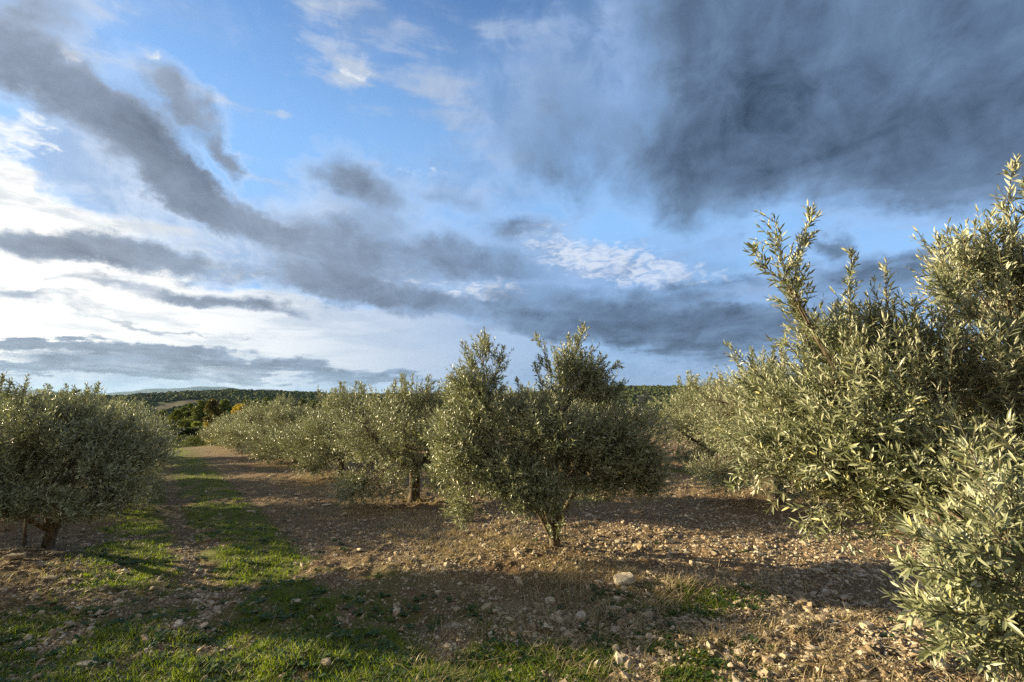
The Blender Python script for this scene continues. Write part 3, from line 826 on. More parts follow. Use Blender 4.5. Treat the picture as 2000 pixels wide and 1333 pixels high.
def olive_meshes(seed, blobs, n_twigs, pairs, lsize, tpl, shoots=(), fork=0.32, r_trunk=0.07, stems=1, gap=0.42, twigL=(0.16, 0.34), centre=None, hole=3.2, lean=(0, 0), limbs=6, up=0.55, steep=0.42):
    """blobs: (x,y,z, rx,ry,rz) in the tree's own frame; shoots: (base, tip, side)"""
    rng = np.random.default_rng(seed)
    bl = np.array(blobs, dtype=float)
    vol = bl[:, 3] * bl[:, 4] * bl[:, 5]; pr = vol ** 0.62; pr /= pr.sum()
    C = (bl[:, :3] * vol[:, None]).sum(0) / vol.sum() if centre is None else np.array(centre, float)
    wood = Soup(); crown = Soup()
    # ---- trunk and limbs
    fk = np.array([lean[0], lean[1], fork])
    if stems == 1:
        base = np.stack([np.zeros(8), np.zeros(8), np.linspace(-0.12, fork, 8)], 1); base[:, 0] += lean[0] * np.linspace(0, 1, 8) ** 1.5; base[:, 1] += lean[1] * np.linspace(0, 1, 8) ** 1.5
        limb_tube(wood, base, np.interp(np.linspace(0, 1, 8), [0, .25, .6, 1], [2.3, 1.25, 1.0, 1.25]) * r_trunk, 0, rng, 14)
    nodes = []
    order = np.argsort(-vol)
    tg = [bl[i, :3] for i in order[:limbs]]
    while len(tg) < limbs:
        i = rng.choice(len(bl), p=pr); tg.append(bl[i, :3] + rng.normal(0, 0.3, 3) * bl[i, 3:])
    for i, T in enumerate(tg):
        if stems > 1:
            a = 2 * pi * i / limbs + rng.uniform(-.3, .3); s = np.array([math.cos(a) * .05, math.sin(a) * .05, -0.1])
        else: s = fk + np.array([0, 0, -0.06])
        mid = s * 0.5 + T * 0.5; mid[2] = s[2] + (T[2] - s[2]) * steep * rng.uniform(0.8, 1.1); mid[:2] = s[:2] + (T[:2] - s[:2]) * (1 - steep) * rng.uniform(0.8, 1.1)
        pts = bez(s, mid, T + np.array([0, 0, 0.1]), 14)
        pts[2:] += np.cumsum(rng.normal(0, 0.008, (12, 3)), 0)
        limb_tube(wood, pts, r_trunk * (0.62 if stems == 1 else 0.5), r_trunk * 0.16, rng, 9)
        nodes.append(pts[4:])
    nodes = np.concatenate(nodes)
    # ---- branchlets
    nb = 130
    ci = rng.choice(len(bl), nb, p=pr); u = unit(rng.normal(0, 1, (nb, 3))) * rng.uniform(0.25, 0.8, (nb, 1))
    bp = bl[ci, :3] + u * bl[ci, 3:]
    dd = np.linalg.norm(bp[:, None] - nodes[None], axis=2); ni = dd.argmin(1)
    q0 = nodes[ni]; mid = (q0 + bp) / 2 + np.array([0, 0, -0.03]) + rng.normal(0, 0.03, (nb, 3))
    pts = np.stack([q0 * (1 - t) ** 2 + 2 * mid * t * (1 - t) + bp * t * t for t in np.linspace(0, 1, 6)], 1)
    V, F = tubes(pts, r_trunk * 0.13, 0.004, 5); wood.add(V, F)
    bn = pts[:, 1:].reshape(-1, 3)
    # ---- leafy twigs through the crown, thinner where the noise leaves gaps
    n0 = int(n_twigs * 1.9)
    ci = rng.choice(len(bl), n0, p=pr)
    u = unit(rng.normal(0, 1, (n0, 3))); rad = rng.uniform(0, 1, n0) ** 0.42
    p = bl[ci, :3] + u * rad[:, None] * bl[ci, 3:]
    g = 0.5 + 0.25 * (np.sin(p[:, 0] * hole * 2.1 + seed) + np.sin(p[:, 1] * hole * 2.4 + p[:, 2] * 3 + seed * 2)) * 0.5 + 0.25 * np.sin(p[:, 2] * hole * 2.9 + p[:, 0] * 4.1 + seed * .7) + rng.normal(0, .12, n0)
    keep = np.where((g > gap) & (p[:, 2] > 0.12))[0][:n_twigs]; p = p[keep]; ci = ci[keep]
    out = unit((p - bl[ci, :3]) / bl[ci, 3:]) * 0.6 + unit(p - C) * 0.5
    d = unit(out + np.array([0, 0, up]) + rng.normal(0, 0.42, p.shape))
    L = rng.uniform(twigL[0], twigL[1], len(p))
    p = p - d * L[:, None] * 0.55
    (V, F, A), pts = twig_leaves(p, d, L, pairs, rng, lsize, tpl)
    crown.add(V, F, A, 0)
    V, F = tubes(pts, 0.0022, 0.0012, 3); crown.add(V, F, None, 1)
    # the thin wood that carries each twig
    m2 = min(len(p), 900)
    dd = np.stack([np.linalg.norm(bn - q, axis=1).argmin() for q in p[:m2]]); q0 = bn[dd]
    mid = (q0 + p[:m2]) / 2 + rng.normal(0, 0.012, (m2, 3))
    V, F = tubes(np.stack([q0, mid, p[:m2]], 1), 0.0042, 0.0022, 4); wood.add(V, F)
    # ---- long shoots with side twigs
    for (b, tip, side) in shoots:
        b = np.array(b, float); tip = np.array(tip, float); ln = np.linalg.norm(tip - b); ax = (tip - b) / ln
        bow = unit(np.cross(ax, rng.normal(0, 1, 3))) * ln * 0.13
        pts = bez(b, (b + tip) / 2 + bow, tip, 10)
        V, F = tubes(pts[None], 0.0020 + 0.0035 * ln, 0.0014, 5); wood.add(V, F)
        nd = nodes[np.linalg.norm(nodes - b, axis=1).argmin()]
        V, F = tubes(bez(nd, (nd + b) / 2 + np.array([0, 0, -.04]), b, 7)[None], 0.009, 0.0022 + 0.0035 * ln, 6); wood.add(V, F)
        ns = max(3, int(ln / (0.020 if tpl is LEAF8 else 0.028)))
        t = np.sort(rng.uniform(0.02, 0.97, ns)); i = t * 9; i0 = np.minimum(i.astype(int), 8); fr = (i - i0)[:, None]
        sp = pts[i0] * (1 - fr) + pts[i0 + 1] * fr
        T = unit(pts[i0 + 1] - pts[i0])
        S = unit(rng.normal(0, 1, (ns, 3))); S = unit(S - T * np.sum(S * T, 1, keepdims=True))
        an = np.radians(rng.uniform(22, 52, ns))[:, None]
        sd = unit(T * np.cos(an) + S * np.sin(an) + np.array([0, 0, 0.12]))
        sl = side * (0.35 + 0.75 * (1 - t)) * rng.uniform(0.5, 1.2, ns)
        for lo, hi, mm in ((0, .08, 3), (.08, .15, 5), (.15, .24, 8), (.24, 9, 11)):
            q = (sl >= lo) & (sl < hi)
            if q.any():
                (V, F, A), tp = twig_leaves(sp[q], sd[q], sl[q], mm, rng, lsize, tpl); crown.add(V, F, A, 0)
                V, F = tubes(tp, 0.0020, 0.0011, 3); crown.add(V, F, None, 1)
        mm = max(5, int(ln / 0.02))
        half = pts[5]
        for q0, q1 in ((pts[0], half), (half, tip)):
            (V, F, A), tp = twig_leaves(q0[None], unit((q1 - q0)[None]), np.array([np.linalg.norm(q1 - q0)]), mm // 2, rng, lsize, tpl, bend=0.02); crown.add(V, F, A, 0)
    return wood, crown

def plant_olive(loc, seed, label, group=None, rz=0.0, scale=1.0, name='olive_tree', **kw):
    z = float(ground_h(loc[0], loc[1]))
    o = root(name, (loc[0], loc[1], z), label, 'olive tree', group)
    o.rotation_euler[2] = rz; o.scale = (scale,) * 3
    wood, crown = olive_meshes(seed, **kw)
    wood.build('trunk', [M_BARK], o, smooth=True)
    crown.build('crown', [M_LEAF, M_TWIG], o)
    return o
def copy_tree(src, loc, label, rz, scale, group=None, name=None):
    o = src.copy(); scene.collection.objects.link(o)
    for k in ('group',):
        if k in o: del o[k]
    o.location = (loc[0], loc[1], float(ground_h(loc[0], loc[1])) - 0.03); o.rotation_euler = (0, 0, rz); o.scale = (scale[0], scale[0], scale[1])
    o['label'] = label
    if group: o['group'] = group
    for ch in src.children:
        c = ch.copy(); scene.collection.objects.link(c); c.parent = o
    return o
def generic_blobs(seed, R=1.3, top=1.85, bottom=0.35):
    rng = np.random.default_rng(seed); out = []
    zc = (top + bottom) / 2
    out.append((0, 0, zc + .1, R * .62, R * .62, (top - bottom) * .42))
    k = 7
    for i in range(k):
        a = 2 * pi * i / k + rng.uniform(-.25, .25); rr = R * rng.uniform(.52, .68)
        out.append((rr * math.cos(a), rr * math.sin(a), zc + rng.uniform(-.22, .2), R * rng.uniform(.34, .48), R * rng.uniform(.34, .48), (top - bottom) * rng.uniform(.26, .38)))
    for i in range(4):
        a = rng.uniform(0, 2 * pi); rr = R * rng.uniform(.2, .5)
        out.append((rr * math.cos(a), rr * math.sin(a), top - .3, R * .3, R * .3, .26))
    for i in range(7):
        a = rng.uniform(0, 2 * pi); rr = R * rng.uniform(.45, .8)
        out.append((rr * math.cos(a), rr * math.sin(a), bottom + .22, R * .26, R * .26, .22))
    return out
def generic_shoots(seed, R=1.3, top=1.85, n=12, h=(0.12, 0.42)):
    rng = np.random.default_rng(seed + 100); out = []
    for i in range(n):
        a = rng.uniform(0, 2 * pi); rr = R * rng.uniform(0, .75); L = rng.uniform(*h)
        b = np.array([rr * math.cos(a), rr * math.sin(a), top - .25 - 0.25 * (rr / R) ** 2])
        out.append((b, b + np.array([rng.normal(0, .09), rng.normal(0, .09), L + .2]), 0.13))
    return out

def at(px, py, Y):
    """world point seen at that place of the photograph, Y metres ahead"""
    f = 944.4; c, s = math.cos(radians(6.74)), math.sin(radians(6.74))
    dx, dy, dz = (px - 1000) / f, 1.0, (666.5 - py) / f
    d = np.array([dx, dy * c - dz * s, dy * s + dz * c])
    return d * (Y / d[1]) + np.array([0, 0, 1.6])

# ---- the central tree, with its two tall sprays
A0 = np.array([0.45, 5.3, float(ground_h(.45, 5.3))])
def rel(px, py, Y, o=A0): return at(px, py, Y) - o
def blob(px, py, Y, rx, ry, rz, o=A0):
    q = rel(px, py, Y, o); return (q[0], q[1], q[2], rx, ry, rz)
a_blobs = [blob(930, 850, 5.2, .48, .6, .42), blob(905, 905, 5.1, .34, .45, .3), blob(1080, 845, 5.3, .6, .75, .42), blob(1210, 860, 5.4, .50, .65, .42), blob(1180, 930, 5.2, .34, .4, .22),
           blob(1240, 905, 5.3, .30, .4, .24), blob(910, 985, 5.0, .17, .2, .18), blob(1000, 930, 4.9, .38, .4, .30), blob(1050, 970, 4.75, .30, .28, .20), blob(960, 955, 4.9, .30, .3, .22), blob(1130, 920, 5.0, .36, .4, .25),
           blob(945, 715, 5.3, .24, .22, .26), blob(925, 770, 5.3, .30, .3, .26), blob(1125, 715, 5.3, .32, .28, .24), blob(1165, 760, 5.4, .28, .26, .16), blob(1110, 765, 5.3, .36, .3, .15),
           blob(1020, 790, 5.6, .3, .3, .12), blob(1260, 945, 5.2, .2, .25, .16)]
a_sh = [(rel(*p), rel(*q), s) for p, q, s in (
    ((1075, 725, 5.2), (1045, 660, 5.1), .13), ((1110, 720, 5.3), (1142, 632, 5.3), .18), ((1150, 740, 5.3), (1212, 712, 5.3), .15), ((1165, 770, 5.3), (1192, 768, 5.3), .12),
    ((1100, 755, 5.3), (1050, 700, 5.2), .1), ((1120, 760, 5.3), (1110, 655, 5.3), .14), ((1070, 800, 5.2), (1045, 712, 5.2), .1),
    ((930, 740, 5.3), (902, 678, 5.3), .16), ((945, 730, 5.3), (948, 658, 5.3), .15), ((955, 750, 5.3), (985, 680, 5.3), .15), ((925, 790, 5.2), (880, 740, 5.2), .13), ((960, 760, 5.3), (994, 708, 5.3), .1),
    ((1010, 800, 5.2), (1012, 745, 5.2), .09), ((985, 800, 5.2), (980, 750, 5.2), .1), ((1200, 800, 5.3), (1215, 750, 5.3), .12), ((1245, 800, 5.4), (1265, 768, 5.4), .1),
    ((860, 860, 5.0), (822, 850, 4.9), .12), ((925, 990, 4.9), (905, 1030, 4.85), .12), ((1150, 945, 4.8), (1135, 985, 4.7), .1), ((1280, 900, 5.2), (1312, 940, 5.1), .12), ((1080, 940, 4.6), (1060, 990, 4.55), .12), ((1086, 1058, 5.15), (1100, 1012, 5.1), .07), ((1078, 1060, 5.15), (1070, 1030, 5.1), .05))]
treeA = plant_olive((.45, 5.3), 3, 'central olive tree with two tall leafy sprays rising above its rounded crown', blobs=a_blobs, n_twigs=5600, pairs=7, lsize=.058, tpl=LEAF4, shoots=a_sh,
                    r_trunk=.052, fork=.14, gap=.31, limbs=6, twigL=(.13, .26), steep=.75)

# ---- the near tree at the right edge
R0 = np.array([2.6, 2.35, float(ground_h(2.6, 2.35))])
B = lambda *a: blob(*a, o=R0)
r_blobs = [B(1650, 800, 2.35, .34, .40, .34), B(1560, 850, 2.45, .24, .3, .24), B(1500, 790, 2.8, .18, .25, .17), B(1640, 930, 2.25, .28, .34, .24), B(1540, 930, 2.35, .15, .22, .13), B(1485, 900, 2.4, .13, .2, .13), B(1720, 960, 2.2, .26, .3, .18),
           B(1800, 760, 2.4, .36, .44, .36), B(1820, 900, 2.3, .30, .4, .26), B(1960, 700, 2.5, .40, .5, .40), B(1960, 570, 2.5, .30, .36, .24), B(1900, 520, 2.5, .18, .2, .14), B(2050, 850, 2.4, .5, .5, .4),
           B(1720, 660, 2.5, .26, .3, .14), B(1620, 690, 2.5, .20, .25, .14), B(2150, 650, 2.5, .5, .5, .5), B(2300, 800, 2.4, .5, .6, .6), B(2200, 500, 2.5, .4, .4, .3), (0.1, 0.6, 1.3, .6, .5, .5)]
# the low branch that reaches towards the viewer
r_blobs += [B(1850, 985, 1.95, .24, .28, .18), B(1950, 940, 1.9, .26, .3, .2), B(1940, 1150, 1.50, .16, .2, .16), B(2010, 1090, 1.55, .22, .25, .20), B(1930, 1240, 1.45, .11, .15, .07), B(2040, 1220, 1.50, .2, .2, .14)]
r_sh = [((1600, 720, 2.4), (1512, 425, 2.35), .22), ((1560, 600, 2.38), (1588, 405, 2.36), .13), ((1545, 560, 2.36), (1470, 485, 2.3), .09), ((1530, 545, 2.37), (1575, 470, 2.35), .12), ((1640, 740, 2.4), (1540, 560, 2.36), .2),
        ((1665, 720, 2.4), (1664, 495, 2.38), .10), ((1650, 700, 2.4), (1640, 600, 2.38), .12), ((1770, 720, 2.4), (1732, 510, 2.38), .13), ((1740, 700, 2.4), (1700, 610, 2.38), .1), ((1790, 720, 2.4), (1790, 600, 2.38), .12),
        ((1870, 640, 2.4), (1826, 455, 2.4), .14), ((1900, 600, 2.45), (1880, 460, 2.4), .13), ((1960, 560, 2.4), (1928, 425, 2.4), .15), ((1990, 500, 2.4), (1985, 310, 2.4), .09), ((1975, 500, 2.4), (1960, 440, 2.4), .12), ((2010, 480, 2.45), (1998, 355, 2.4), .10),
        ((1560, 780, 2.6), (1425, 675, 2.6), .15), ((1540, 800, 2.6), (1440, 740, 2.6), .15), ((1590, 760, 2.5), (1530, 665, 2.45), .12), ((1500, 900, 2.4), (1432, 950, 2.35), .12), ((1520, 860, 2.4), (1450, 850, 2.4), .14),
        ((1600, 970, 2.2), (1575, 1050, 2.15), .12), ((1650, 980, 2.15), (1645, 1065, 2.1), .13), ((1720, 980, 2.15), (1710, 1055, 2.1), .12), ((1900, 560, 2.4), (1850, 520, 2.35), .14), ((1950, 640, 2.2), (1830, 540, 2.1), .16),
        ((1850, 820, 2.2), (1700, 700, 2.1), .18), ((1800, 880, 2.1), (1660, 820, 2.0), .18), ((1700, 860, 2.1), (1580, 940, 2.05), .16),
        ((1980, 1080, 1.45), (1892, 872, 1.45), .10), ((2010, 1050, 1.5), (1970, 925, 1.5), .09), ((1960, 1120, 1.42), (1775, 1040, 1.40), .10), ((1980, 1160, 1.42), (1765, 1105, 1.38), .10), ((1980, 1200, 1.40), (1790, 1190, 1.36), .10),
        ((1990, 1240, 1.40), (1810, 1275, 1.36), .09), ((2000, 1250, 1.38), (1900, 1300, 1.34), .08), ((1990, 1150, 1.36), (1860, 1130, 1.30), .09), ((2030, 1180, 1.36), (1930, 1210, 1.30), .09), ((2030, 1120, 1.40), (1930, 1020, 1.36), .10),
        ((2040, 1090, 1.45), (2010, 960, 1.45), .1), ((1960, 1180, 1.46), (1840, 1230, 1.44), .09), ((2010, 1100, 1.36), (1900, 1080, 1.32), .09)]
r_sh = [(rel(*p, o=R0), rel(*q, o=R0), s) for p, q, s in r_sh]
treeR = plant_olive((2.6, 2.35), 8, 'nearest olive tree filling the right edge, long upright shoots against the sky', blobs=r_blobs, n_twigs=5200, pairs=10, lsize=.051, tpl=LEAF8, shoots=r_sh,
                    r_trunk=.08, fork=.4, gap=.40, limbs=9, twigL=(.16, .30), centre=(-.1, 0, 1.1), up=.45)

# ---- first tree of the left row
L_X, L_Y = on_ground(88, 1080)
L0 = np.array([L_X, L_Y, float(ground_h(L_X, L_Y))])
B = lambda *a: blob(*a, o=L0)
l_blobs = [B(60, 880, 5.0, .6, .7, .48), B(170, 860, 5.1, .5, .6, .42), B(-60, 880, 5.0, .6, .6, .45), B(-150, 900, 5.0, .5, .5, .4), B(225, 880, 5.2, .34, .5, .38), B(240, 930, 5.0, .24, .3, .26), B(150, 940, 4.7, .45, .4, .26),
           B(20, 945, 4.6, .5, .4, .26), B(150, 815, 5.1, .25, .3, .16), B(10, 800, 5.2, .26, .3, .22), B(80, 830, 5.1, .3, .3, .15), B(-100, 960, 4.8, .35, .4, .22), B(200, 985, 4.9, .16, .2, .12), B(285, 900, 5.3, .18, .3, .22), B(150, 985, 4.6, .32, .3, .14), B(30, 985, 4.5, .36, .3, .13), B(235, 975, 4.8, .2, .25, .14), B(-60, 990, 4.6, .4, .4, .2)]
l_sh = [((0, 820, 5.1), (5, 735, 5.1), .17), ((40, 820, 5.1), (50, 742, 5.1), .15), ((15, 830, 5.1), (20, 750, 5.1), .15), ((-30, 830, 5.1), (-20, 735, 5.1), .16), ((60, 830, 5.0), (66, 780, 5.0), .12), ((25, 830, 5.1), (30, 765, 5.1), .12), ((140, 820, 5.1), (145, 758, 5.1), .10), ((120, 820, 5.1), (118, 768, 5.1), .1), ((180, 820, 5.1), (188, 765, 5.1), .1),
        ((210, 830, 5.1), (220, 782, 5.1), .1), ((165, 820, 5.1), (168, 768, 5.1), .1), ((250, 850, 5.2), (262, 800, 5.2), .1), ((85, 820, 5.1), (78, 772, 5.1), .12)]
l_sh = [(rel(*p, o=L0), rel(*q, o=L0), s) for p, q, s in l_sh]
treeL = plant_olive((L_X, L_Y), 5, 'first olive of the left row, dark and backlit, bare forked trunk beside a stake', blobs=l_blobs, n_twigs=3300, pairs=7, lsize=.055, tpl=LEAF4, shoots=l_sh,
                    r_trunk=.052, fork=.30, gap=.38, limbs=4, twigL=(.14, .28), lean=(.07, 0))

# ---- two general trees, copied down the rows
G1 = plant_olive((-1.62, 8.27), 21, 'olive tree behind the central one, slim bare trunk standing in dug brown earth', blobs=generic_blobs(21, 1.42, 1.95, .16), n_twigs=3300, pairs=6, lsize=.060, tpl=LEAF4,
                 shoots=generic_shoots(21, 1.1, 1.8, 10), r_trunk=.075, fork=.62, gap=.38, limbs=6, twigL=(.14, .28))
G2 = plant_olive((-3.9, 11.3), 34, 'third olive of the middle row, tall shoots on its left side', blobs=generic_blobs(34, 1.42, 2.0, .10), n_twigs=3000, pairs=6, lsize=.064, tpl=LEAF2,
                 shoots=generic_shoots(34, 1.2, 1.95, 12), r_trunk=.075, fork=.5, gap=.38, limbs=6, twigL=(.15, .30))
G3 = plant_olive((4.1, 7.6), 47, 'olive tree just behind the near right one, sunlit silvery crown', blobs=generic_blobs(47, 1.45, 2.15, .22), n_twigs=3400, pairs=6, lsize=.060, tpl=LEAF4,
                 shoots=generic_shoots(47, 1.2, 2.1, 14), r_trunk=.075, fork=.4, gap=.36, limbs=6, twigL=(.15, .30))
def row_point(n, al): return NV * n + DV * al
SPOTS = [  # source, location, label, turn, scale (across, up)
    (G2, (-6.2, 14.2), 'fourth olive of the middle row, rounded crown low to the ground', 1.3, (.95, .82)),
    (G1, (-8.4, 17.2), 'fifth olive of the middle row, seen above the fourth', 2.2, (1.0, 1.04)),
    (G2, (-10.6, 20.1), 'sixth olive of the middle row, broad grey-green crown', 3.6, (.95, .80)),
    (G2, (-12.8, 23.1), 'seventh olive of the middle row, before the yellow tree', 5.0, (1.0, .82)),
    (G2, (-15.0, 26.0), 'farthest olive of the middle row at the end of the grassy lane', .6, (.95, .80)),
    (G1, (-7.15, 8.0), 'second olive of the left row, just behind the first', 4.1, (1.1, .98)),
    (G2, (-9.35, 11.0), 'third olive of the left row, right part of its crown over the lane', 2.9, (1.02, .90)),
    (G2, (-11.6, 14.0), 'fourth olive of the left row, its crown edge at the lane end', 1.0, (1.0, .88)),
    (G2, (-13.7, 16.9), 'last olive of the left row against the dark hedge', 5.5, (1.0, .95)),
    (G2, (4.95, 12.3), 'sunlit rounded olive standing alone beyond the brown ground right of centre', 2.0, (1.1, 1.08)),
    (G3, (8.0, 11.5), 'olive glimpsed behind the near right crown', 1.1, (1.0, 1.0)),
    (G2, (1.3, 12.0), 'olive hidden behind the central tree in the next row', 4.4, (1.0, .88)),
    (G2, (-1.3, 15.6), 'olive in the next row seen between the second and third crowns', 5.4, (1.0, .9)),
    (G2, (-4.0, 19.2), 'olive in the next row behind the third olive', .2, (1.0, .95)),
]
for src, loc, lb, rz, sc in SPOTS:
    copy_tree(src, loc, lb, rz, sc)
# further trees of the left block, whose long shadows fall over the lane
for i, (loc, sc) in enumerate((((-9.2, 4.6), 1.0), ((-6.9, 1.9), 1.05), ((-10.9, 1.2), 1.0), ((-5.0, -.2), 1.0), ((-11.6, 7.6), 1.0), ((-13.4, 4.1), 1.0), ((-13.6, 10.2), 1.0), ((-3.4, -3.0), 1.0), ((-8.8, -1.9), 1.0))):
    copy_tree((G1, G2, G3)[i % 3], loc, 'olive of the rows left of the lane, mostly outside the view', i * 1.7, (sc, sc), 'olives left of the view')

# ---- fallen leaves and twigs lying under the trees
def litter():
    rng = np.random.default_rng(404); n = 52000
    x, y = scatter_points(n, rng, 2.1, 13, 1.5)
    nn = NV[0] * x + NV[1] * y
    keep = rng.random(n) < 0.18 + 0.8 * np.exp(-((nn - 3.6) / .9) ** 2) + 0.7 * np.exp(-((nn + .8) / .9) ** 2) + .5 * np.exp(-((nn - 7.9) / 1) ** 2)
    x = x[keep]; y = y[keep]; k = len(x); a = rng.uniform(0, 2 * pi, k)
    P = np.stack([x, y, gz(x, y) + rng.uniform(.002, .014, k)], 1)
    D = unit(np.stack([np.cos(a), np.sin(a), rng.normal(0, .25, k)], 1)); N = unit(rng.normal(0, .45, (k, 3)) + np.array([0, 0, 1.0]))
    L = rng.uniform(.025, .055, k)
    V, F, A = leaves_mesh(P, D, N, L, L * .11, rng, LEAF4, .1)
    m, t = new_mat('dead_leaf')
    finish(t, principled(t, t.mix(t.attr('rnd'), (0.10, 0.065, 0.035), (0.40, 0.33, 0.22)), .8, .2))
    tag(new_mesh('leaf_litter', V, F, m, {'rnd': A}), 'dry fallen olive leaves scattered over the soil', 'leaf litter', kind='stuff')
    # broken twigs
    x, y = scatter_points(2600, rng, 2.1, 9, 1.6); k = len(x); a = rng.uniform(0, 2 * pi, k); L = rng.uniform(.05, .22, k)
    z = gz(x, y) + .006; x2 = x + np.cos(a) * L; y2 = y + np.sin(a) * L
    p0 = np.stack([x, y, z], 1); p2 = np.stack([x2, y2, gz(x2, y2) + .008], 1); mid = (p0 + p2) / 2 + rng.normal(0, .008, (k, 3)) + np.array([0, 0, .012])
    V, F = tubes(np.stack([p0, mid, p2], 1), .0022, .001, 3)
    tag(new_mesh('twig_litter', V, F, M_TWIG), 'broken dry twigs and stalks lying on the ground', 'twigs', kind='stuff')
litter()

# ================================================================= stake, hedge, far trees, hills
def mat_plain(name, c1, c2, scale=12, rough=0.85, bd=0.01, spec=0.25):
    m, t = new_mat(name); p = objpos(t); n = t.noise(p, scale, 5, 0.62)
    finish(t, principled(t, t.mix(t.ramp(n, 0.35, 0.65), c1, c2), rough, spec, bump(t, n, bd, 0.6))); return m
M_WOOD = mat_plain('weathered_wood', (0.07, 0.055, 0.04), (0.16, 0.13, 0.10), 30)
def stake(px, py, top_py, r, label, lean):
    x, y = on_ground(px, py); z = float(gz(x, y)); rng = np.random.default_rng(int(px))
    h = (py - top_py) / 944.4 * y
    s = Soup(); pts = np.stack([np.linspace(0, lean[0], 7), np.linspace(0, lean[1], 7), np.linspace(-.1, h, 7)], 1)
    limb_tube(s, pts, r, r * .92, rng, 7, 0, 0.12)
    t = np.arange(7); c = len(s.V[0]) - 7
    s.add(pts[-1][None] + np.array([[0, 0, .004]]), np.zeros((0, 3), dtype=int))
    s.F3.append(np.stack([c + t, c + (t + 1) % 7, np.full(7, 49)], 1)); s.m3.append(np.zeros(7))
    o = s.build('stake', [M_WOOD]); o.location = (x, y, z)
    tag(o, label, 'stake')
stake(47, 1080, 1008, .019, 'dark wooden stake standing left of the backlit olive trunk', (-.02, 0))
stake(1103, 1056, 990, .013, 'thin wooden support stake leaning against the central olive trunk', (.0, .03))

def mat_foliage(name, c1, c2, transl=0.15):
    m, t = new_mat(name); c = t.mix(t.attr('rnd'), c1, c2)
    p = principled(t, c, 0.6, 0.25)
    tr = t.n('ShaderNodeBsdfTranslucent'); t.put(tr.inputs[0], t.v('MULTIPLY', c, (1.5, 1.5, .7)))
    mx = t.n('ShaderNodeMixShader'); mx.inputs[0].default_value = transl
    t.t.links.new(p, mx.inputs[1]); t.t.links.new(tr.outputs[0], mx.inputs[2]); finish(t, mx.outputs[0]); return m
M_PINE = mat_foliage('pine_needles', (0.075, 0.11, 0.03), (0.20, 0.225, 0.06))
M_RUSTPINE = mat_foliage('rusty_pine_needles', (0.09, 0.09, 0.033), (0.20, 0.165, 0.065))
M_OAK = mat_foliage('oak_leaves', (0.08, 0.11, 0.02), (0.20, 0.21, 0.04))
M_YELLOW = mat_foliage('yellow_leaves', (0.28, 0.21, 0.03), (0.50, 0.38, 0.06), .25)
M_HEDGE = mat_foliage('hedge_leaves', (0.015, 0.028, 0.008), (0.05, 0.075, 0.02))
M_LIME = mat_foliage('lime_leaves', (0.13, 0.17, 0.03), (0.22, 0.25, 0.05), .25)

def clump_leaves(centres, radii, per, size, rng, flat=0.7, elong=0.45):
    n = len(centres) * per
    C = np.repeat(centres, per, 0); R = np.repeat(radii, per, 0)
    u = unit(rng.normal(0, 1, (n, 3))); p = C + u * R * (rng.random((n, 1)) ** 0.4)
    d = unit(u + rng.normal(0, .6, (n, 3)) + np.array([0, 0, .3])); N = unit(rng.normal(0, 1, (n, 3)) + np.array([0, 0, .5]))
    L = size * rng.uniform(.6, 1.3, n)
    return leaves_mesh(p - d * (L * .5)[:, None], d, N, L, L * elong, rng, LEAF2, .1)
def far_tree(loc, h, w, seed, mat, name, label, cat, conic=0.5, clear=0.15, lean=0.0, group=None):
    rng = np.random.default_rng(seed); z = float(ground_h(*loc))
    o = root(name, (loc[0], loc[1], z - .2), label, cat, group)
    s = Soup(); limb_tube(s, bez(np.zeros(3), np.array([lean * .3, 0, h * .5]), np.array([lean, 0, h * .94]), 10), .022 * h, .004 * h, rng, 8)
    k = 34
    t = rng.random(k) ** .8; hz = h * (clear + (1 - clear) * t)
    prof = (1 - conic * t) * np.sqrt(np.clip(1 - (2 * t - .8) ** 2 * .45 * (1 - conic * .4), 0.05, 1)) * np.where(t > .88, .6, 1)
    a = rng.uniform(0, 2 * pi, k); rr = w * .5 * prof * rng.uniform(.35, .85, k)
    c = np.stack([rr * np.cos(a) + lean * t, rr * np.sin(a), hz], 1)
    rad = np.stack([w * .20 * rng.uniform(.7, 1.3, k)] * 2 + [h * .075 * rng.uniform(.7, 1.3, k)], 1) * (0.6 + .5 * prof[:, None])
    ax = np.stack([lean * t, 0 * t, hz - rr * .3], 1)
    V, F = tubes(np.stack([ax, (ax + c) / 2, c], 1), .006 * h, .002 * h, 4); s.add(V, F)
    s.build('trunk', [M_BARK], o, True)
    V, F, A = clump_leaves(c, rad, 190, h * .030, rng)
    new_mesh('crown', V, F, mat, {'rnd': A}, parent=o)
    return o
# (px, distance ahead, top py, width px, kind)
FT = [(345, 62, 801, 34, 'oak'), (372, 78, 788, 30, 'pine'), (395, 70, 783, 36, 'pine'), (418, 66, 779, 30, 'rust'), (436, 80, 779, 36, 'pine'), (452, 92, 783, 30, 'pine'), (466, 58, 786, 46, 'yellow'), (500, 82, 783, 34, 'pine'),
      (524, 86, 779, 36, 'pine'), (548, 82, 778, 34, 'pine'), (570, 88, 779, 34, 'pine'), (592, 84, 782, 30, 'pine'), (615, 90, 782, 34, 'pine'), (318, 74, 800, 22, 'pine'), (384, 48, 821, 16, 'lime'), (405, 50, 824, 22, 'yellow'), (360, 96, 795, 34, 'pine'),
      (412, 100, 783, 34, 'pine'), (480, 98, 782, 34, 'pine'), (640, 92, 784, 36, 'pine'), (1250, 88, 800, 40, 'oak'), (1290, 96, 802, 44, 'pine'), (1215, 92, 800, 36, 'pine')]
